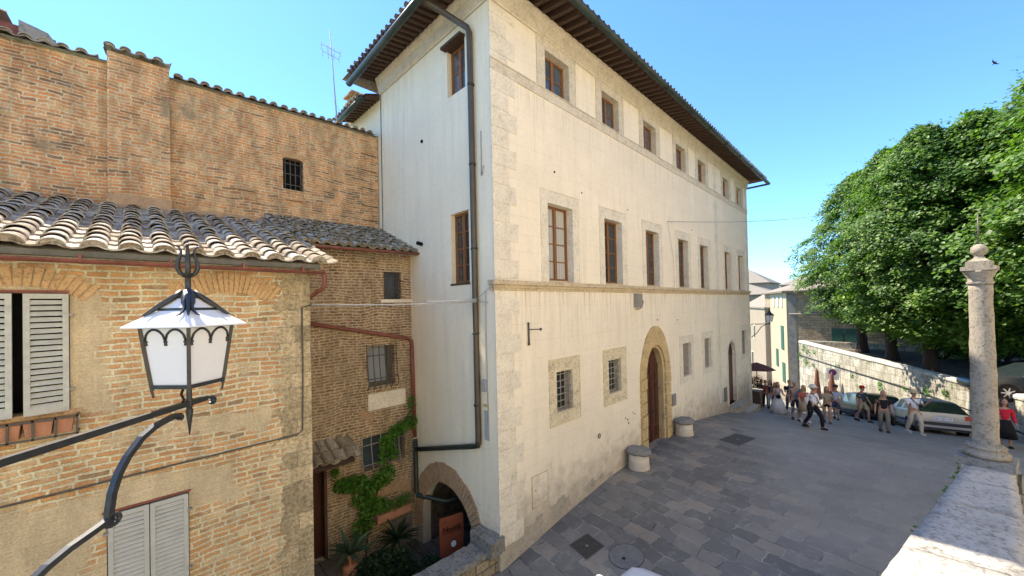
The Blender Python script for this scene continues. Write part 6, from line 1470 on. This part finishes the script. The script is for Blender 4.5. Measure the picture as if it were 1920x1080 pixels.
def person(label, x, y, face, h=1.72, stride=.25, arms=((.1, .12), (-.1, .12)), top=(.5,.5,.5), sleeve='short', legs='trousers', leg=(.05,.05,.05), hair=(.06,.04,.03), hat=None, long_hair=False, build_=1., bag=None, skirt=None, shoes=(.03,.03,.03), lean=0., tuck=True, strap_=None, bend=None, skinc=SK):
    """local frame: faces +X, left is +Y"""
    gz = g(x, y) + .01; t = thing('person', label, 'person', (x, y, gz), rad(face)); k = h/1.74; b = build_
    hipz, shz = .93*k, 1.42*k
    fl, fr_ = stride, -stride   # front / rear foot
    J = {}
    J['pel'] = (0, 0, hipz); J['wa'] = (.01+lean*.3, 0, 1.08*k); J['ch'] = (.01+lean*.7, 0, 1.28*k); J['nk'] = (.0+lean, 0, 1.46*k); J['hd'] = (.015+lean*1.1, 0, 1.56*k)
    def legp(s_, f):
        hp = V((0, .10*s_*b, hipz-.04)); an = V((f, .09*s_, .085 if f >= 0 else .12)); kn = (hp+an)/2 + V((.06+abs(f)*.18, 0, .02)); return hp, kn, an
    Ls = [legp(1, fl), legp(-1, fr_)]
    Vv = [(*J['pel'], (.125*b, .15*b)), (*J['wa'], (.115*b, .135*b)), (*J['ch'], (.125*b, .165*b)), (*J['nk'], (.055, .055)), (*J['hd'], (.05, .05))]; Ee = [(0,1), (1,2), (2,3), (3,4)]
    for hp, kn, an in Ls:
        i = len(Vv); Vv += [(*hp, .088*b), (*((hp+kn)/2), .082*b), (*kn, .058), (*((kn+an)/2+V((-.015,0,.03))), .054), (*an, .035), (an.x+.10, an.y, .035, .032), (an.x+.17, an.y, .028, .024)]; Ee += [(0,i), (i,i+1), (i+1,i+2), (i+2,i+3), (i+3,i+4), (i+4,i+5), (i+5,i+6)]
    As = []
    for n_, (s_, (sw, out)) in enumerate(zip((1,-1), arms)):
        sh_ = V((J['ch'][0]-.0, .175*s_*b, shz-.03)); bd = (bend or (0.35, .35))[n_]
        a1 = sh_ + V((math.sin(sw)*.28, out*.28*s_, -math.cos(sw)*.28))*k
        a2 = a1 + V((math.sin(sw+bd)*.25, out*.1*s_, -math.cos(sw+bd)*.25))*k
        As.append((s_, sh_, a1, a2)); i = len(Vv)
        Vv += [(*sh_, .062*b), (*((sh_+a1)/2), .048), (*a1, .040), (*a2, .027), (*(a2 + (a2-a1).normalized()*.055), .030)]; Ee += [(2,i), (i,i+1), (i+1,i+2), (i+2,i+3), (i+3,i+4)]
    me = skin(Vv, Ee); mb = mb_from(me)
    hc = V(J['hd']) + V((.02, 0, .075)); H = MB()
    for i, (pr) in enumerate([1]): mb.ball(hc, .095, .076, .118, 16, 12)
    mb.ball(hc + V((.095, 0, -.012)), .018, .013, .022, 8, 6); mb.ball(hc + V((.082, 0, -.062)), .013, .026, .009, 8, 5); mb.ball(hc + V((.06, 0, -.10)), .03, .03, .02, 8, 6)
    for s_ in (-1, 1): mb.ball(hc + V((-.005, .077*s_, -.01)), .018, .010, .028, 8, 6)
    for s_, sh_, a1, a2 in As:   # fingers and thumb
        d = (a2-a1).normalized(); pc = a2 + d*.075; sd_ = V((1,0,0)) - d*d.x; sd_.normalize(); up_ = d.cross(sd_)
        for q in range(4):
            l = (.06, .07, .066, .05)[q]; p0 = pc + sd_*(.027-.018*q); mb.tube([p0 - d*.02, p0 + d*l*.5, p0 + d*l + up_*s_*.015], [.0095, .009, .007], 6)
        p0 = a2 + d*.035 + sd_*.025; mb.tube([p0 - d*.01, p0 + d*.03 + sd_*.022, p0 + d*.055 + sd_*.026], [.011, .010, .007], 6)
    bo = mb.build('body', cm(skinc, .6), t, world=False)
    for s_ in (-1, 1):
        e = MB(); e.ball(hc + V((.083, .030*s_, .012)), .010, .013, .008, 8, 6); e.build('eye', MAT['ink'], t, world=False)
    # clothes
    tv = [(*J['pel'], (.140*b, .165*b)) if not tuck else (J['pel'][0], 0, hipz+.03, (.135*b, .16*b)), (*J['wa'], (.130*b, .150*b)), (*J['ch'], (.140*b, .178*b)), (J['nk'][0], 0, 1.43*k, (.075, .085))]; te = [(0,1), (1,2), (2,3)]
    if sleeve != 'none':
        for s_, sh_, a1, a2 in As:
            i = len(tv); tv.append((*sh_, .076*b)); te.append((2, i)); tv.append((*((sh_+a1)/2), .066)); te.append((i, i+1))
            if sleeve == 'long': tv.append((*a1, .056)); te.append((i+1, i+2)); tv.append((*(a2 - (a2-a1)*.08), .044)); te.append((i+2, i+3))
            else: tv.append((*(sh_.lerp(a1, .72)), .062)); te.append((i+1, i+2))
    mb_from(skin(tv, te)).build('shirt', cm(top), t, world=False)
    if skirt:
        zl_, r0, r1 = skirt; prof = [(.15*b, 1.0*k), (.17*b, .92*k), ((.17*b+r0)/2, (.92*k+zl_)/2+.1), (r0, zl_), (r0-.02, zl_)]
        sk_ = MB(); sk_.lathe(prof, (0,0,0), 22, 1.0, .95)
        for i, v in enumerate(sk_.v):
            a = math.atan2(v.y, v.x); f = max(0, (1.0*k - v.z))/1.0; sk_.v[i] = V((v.x*(1+.10*f*math.sin(a*8)), v.y*(1+.10*f*math.sin(a*8)), v.z))
        sk_.build('skirt', cm(leg), t, world=False)
    else:
        lv = [(0, 0, hipz+.0, (.133*b, .158*b)), (0, 0, hipz+.09, (.128*b, .15*b))]; le = [(0,1)]
        for hp, kn, an in Ls:
            i = len(lv)
            if legs == 'trousers': lv += [(*hp, .102*b), (*((hp+kn)/2), .096*b), (*kn, .078), (*((kn+an)/2), .072), (*(an+V((0,0,.0))), .062)]; le += [(0,i), (i,i+1), (i+1,i+2), (i+2,i+3), (i+3,i+4)]
            else: lv += [(*hp, .104*b), (*((hp+kn)/2), .102*b)] + ([(*(kn+V((0,0,.03))), .092)] if legs == 'shorts' else []); le += [(0,i), (i,i+1)] + ([(i+1,i+2)] if legs == 'shorts' else [])
        mb_from(skin(lv, le)).build('trousers' if legs == 'trousers' else 'shorts', cm(leg), t, world=False)
    for (hp, kn, an) in Ls:
        s2 = MB(); s2.ball((an.x+.065, an.y, .05 if an.x >= 0 else .07), .14, .048, .05, 12, 8); s2.box(an.x-.06, an.x+.19, an.y-.04, an.y+.04, .0, .025); s2.build('shoe', cm(shoes), t, world=False)
    hr = MB(); hr.ball(hc + V((-.022, 0, .022)), .100, .086, .112, 14, 10)
    if long_hair:
        hr.ball(hc + V((-.06, 0, -.10)), .065, .085, .16, 12, 9); hr.ball(hc + V((-.0, .066, -.08)), .04, .03, .12, 10, 8); hr.ball(hc + V((-.0, -.066, -.08)), .04, .03, .12, 10, 8)
    hr.build('hair', cm(hair), t, world=False)
    if hat:
        kind, hcz = hat; m2 = MB(); c = hc + V((-.005, 0, .05))
        if kind == 'brim': m2.lathe([(.17, -.005), (.165, .01), (.108, .012), (.104, .07), (.09, .10), (.03, .108)], tuple(c), 22)
        else: m2.lathe([(.104, -.01), (.103, .03), (.085, .07), (.04, .088), (.005, .09)], tuple(c), 18); m2.lathe([(.09, -.008), (.085, .006)], tuple(c + V((.075, 0, 0))), 16)
        m2.build('hat' if kind == 'brim' else 'cap', cm(hcz), t, world=False)
    if strap_:
        m2 = MB(); m2.tube([(.06*b, -.12*b, shz+.04), (.15*b+lean*.7, -.02, 1.28*k), (.145*b, .10*b, 1.08*k), (.05, .17*b, .98*k)], .013, 6); m2.build('strap', cm(strap_), t, world=False)
    if bag:
        (bx, by, bz), (sx, sy, sz_), bc = bag; m2 = MB(); m2.ball((bx, by, bz), sx, sy, sz_, 12, 8); m2.tube([(bx, by, bz+sz_*.8), (bx*.9, by*1.0, bz+sz_+.18)], .01, 6)
        bo_ = m2.build('shoulder_bag', cm(bc), None, world=False); bo_.parent = t
    return t
person('man in white shirt, black trousers and white sun hat striding ahead of the crowd', 19.56, 2.37, 245, 1.74, .30, ((.15, .2), (-.1, .25)), (.72,.72,.76), 'long', 'trousers', (.012,.012,.018), (.4,.4,.4), ('brim', (.6,.57,.5)), False, 1.15, ((.05, -.27, .92), (.10, .07, .24), (.012,.013,.02)), None, (.02,.02,.02), strap_=(.03,.02,.02))
person('woman in khaki top and black shorts with raised hands behind the striding man', 22.22, 2.18, 190, 1.62, .12, ((.4, .1), (.5, .1)), (.34,.29,.20), 'short', 'briefs', (.015,.015,.018), (.22,.13,.06), None, True, .95, shoes=(.05,.04,.03), bend=(2.0, 2.0))
person('man in pale blue tee and denim shorts behind the woman in black shorts', 24.6, 2.05, 175, 1.70, .15, ((.1, .15), (-.1, .15)), (.42,.47,.58), 'short', 'shorts', (.05,.07,.13), (.05,.03,.03), ('cap', (.04,.03,.04)), False, 1.05)
person('grey haired man in a blue grey polo shirt and sunglasses left of the striding man', 21.71, 3.27, 200, 1.82, .15, ((.1, .1), (-.2, .1)), (.16,.22,.27), 'short', 'shorts', (.03,.03,.05), (.42,.38,.34), None, False, 1.05, bag=((.0, .26, .70), (.07,.06,.14), (.12,.01,.03)))
person('blonde woman in a red cardigan, white top and beige skirt beside the striding man', 21.5, 2.92, 215, 1.63, .18, ((.3, .12), (.1, .12)), (.36,.10,.07), 'short', 'briefs', (.36,.28,.20), (.40,.24,.10), None, True, 1.0, ((.16, .05, 1.02), (.05,.12,.14), (.62,.6,.55)), (.52, .22, .2), (.6,.6,.58))
person('woman in a long flowing white skirt holding a black bag in the street', 24.0, 4.35, 205, 1.62, .05, ((.3, .15), (.3, .15)), (.45,.42,.42), 'none', 'briefs', (.60,.58,.56), (.10,.04,.025), None, True, .95, ((.22, -.03, .92), (.05,.12,.11), (.01,.01,.015)), (.06, .42, .2), bend=(1.2, 1.2))
person('man in a black tee and jeans looking down behind the woman in white', 25.3, 4.05, 200, 1.78, .25, ((.3, .1), (.3, .1)), (.015,.015,.018), 'short', 'trousers', (.06,.09,.13), (.02,.015,.012), None, False, 1.05, shoes=(.6,.6,.6), bend=(1.5, 1.5))
person('person in a black top and white trousers at the alley entrance', 26.7, 5.2, 190, 1.66, .18, ((.1, .1), (-.1, .1)), (.02,.02,.025), 'short', 'trousers', (.6,.6,.6), (.03,.02,.02), None, True)
person('person in a blue shirt and dark trousers just behind the woman in white', 26.6, 4.95, 190, 1.56, .15, ((.1, .1), (-.1, .1)), (.08,.13,.30), 'short', 'trousers', (.02,.02,.05), (.12,.06,.03), None, True)
person('person in a white tee walking down the shaded alley', 29.3, 6.2, 10, 1.7, .2, ((.1, .1), (-.1, .1)), (.65,.65,.65), 'short', 'trousers', (.03,.03,.04), (.03,.02,.02))
person('person in a yellowish top further down the alley', 31.0, 6.0, 200, 1.62, .2, ((.1, .1), (-.1, .1)), (.5,.38,.12), 'short', 'trousers', (.05,.04,.04), (.1,.06,.03), None, True)
person('person in a red shirt deep in the alley crowd', 28.2, 5.75, 195, 1.68, .2, ((.1, .1), (-.1, .1)), (.4,.03,.03), 'short', 'trousers', (.03,.03,.05), (.03,.02,.02))
person('man in a red cap, dark green polo and khaki shorts beside the black car', 25.3, 1.14, 235, 1.74, .24, ((.2, .15), (-.2, .2)), (.035,.075,.085), 'short', 'shorts', (.40,.34,.22), (.1,.08,.06), ('cap', (.5,.02,.02)), False, 1.12)
person('woman in a black tee and loose grey trousers carrying a black bag', 21.54, .33, 195, 1.65, .10, ((.1, .15), (-.15, .2)), (.015,.014,.018), 'short', 'trousers', (.17,.16,.13), (.33,.25,.17), None, True, 1.05, ((-.1, .30, .45), (.15,.10,.20), (.012,.012,.014)))
person('man in white tee, beige trousers and straw hat beside the silver hatchback', 22.3, -.53, 215, 1.74, .22, ((.5, .15), (.3, .2)), (.66,.66,.70), 'short', 'trousers', (.50,.45,.36), (.2,.12,.08), ('brim', (.45,.36,.22)), False, 1.15, ((.22, .10, 1.18), (.06,.06,.05), (.015,.015,.015)), None, (.55,.52,.48), strap_=(.015,.015,.015), bend=(1.9, 1.2))
person('person in a red top and dark skirt partly hidden behind the column', 21.6, -2.70, 190, 1.70, .1, ((.1, .1), (-.1, .1)), (.5,.02,.04), 'long', 'briefs', (.012,.012,.014), (.10,.05,.03), None, True, 1., None, (.35, .3, .2))

# ------------------------------------------------------------------ light, world, camera
SX, SY, SZ = -.088, .72, 1.
sd_ = V((SX, SY, SZ)).normalized()
sl = bpy.data.lights.new('sun', 'SUN'); sl.energy = 12.; sl.angle = rad(.5); sl.color = (1., .885, .73)
so = bpy.data.objects.new('sun', sl); C.objects.link(so); so.rotation_euler = (-sd_).to_track_quat('-Z', 'Y').to_euler(); so.location = (0, 20, 30)
w = bpy.data.worlds.new('World'); sc.world = w; w.use_nodes = True; nt = w.node_tree; bg = nt.nodes['Background']
sk = nt.nodes.new('ShaderNodeTexSky'); sk.sky_type = 'NISHITA'; sk.sun_disc = False; sk.sun_elevation = math.asin(sd_.z); sk.sun_rotation = math.atan2(SX, SY)
sk.altitude = 600; sk.air_density = 1.0; sk.dust_density = .15; sk.ozone_density = 1.6
mxn = nt.nodes.new('ShaderNodeMix'); mxn.data_type = 'RGBA'; mxn.blend_type = 'MULTIPLY'; mxn.inputs[0].default_value = 1.; mxn.inputs[7].default_value = (.54, .805, 1.09, 1)
nt.links.new(sk.outputs[0], mxn.inputs[6]); nt.links.new(mxn.outputs[2], bg.inputs[0]); bg.inputs[1].default_value = .37
cd = bpy.data.cameras.new('camera'); co = bpy.data.objects.new('camera', cd); C.objects.link(co); sc.camera = co
cd.sensor_width = 36; cd.lens = 707.15/1920*36; cd.shift_y = 25/1920; cd.clip_start = .05; cd.clip_end = 5000
yaw, pit, rol = rad(45.143), rad(.683), rad(-1.25)
F_ = V((math.cos(yaw)*math.cos(pit), math.sin(yaw)*math.cos(pit), math.sin(pit))); r0 = V((math.sin(yaw), -math.cos(yaw), 0)); u0 = r0.cross(F_)
rr_ = r0*math.cos(rol) + u0*math.sin(rol); uu_ = -r0*math.sin(rol) + u0*math.cos(rol)
co.matrix_world = Matrix(((rr_.x, uu_.x, -F_.x, 0), (rr_.y, uu_.y, -F_.y, 0), (rr_.z, uu_.z, -F_.z, 0), (0, 0, 0, 1)))
sc.view_settings.view_transform = 'Standard'; sc.view_settings.look = 'None'; sc.view_settings.exposure = 0; sc.view_settings.gamma = 1
sc.render.engine = 'CYCLES'; sc.cycles.max_bounces = 8; sc.cycles.diffuse_bounces = 5
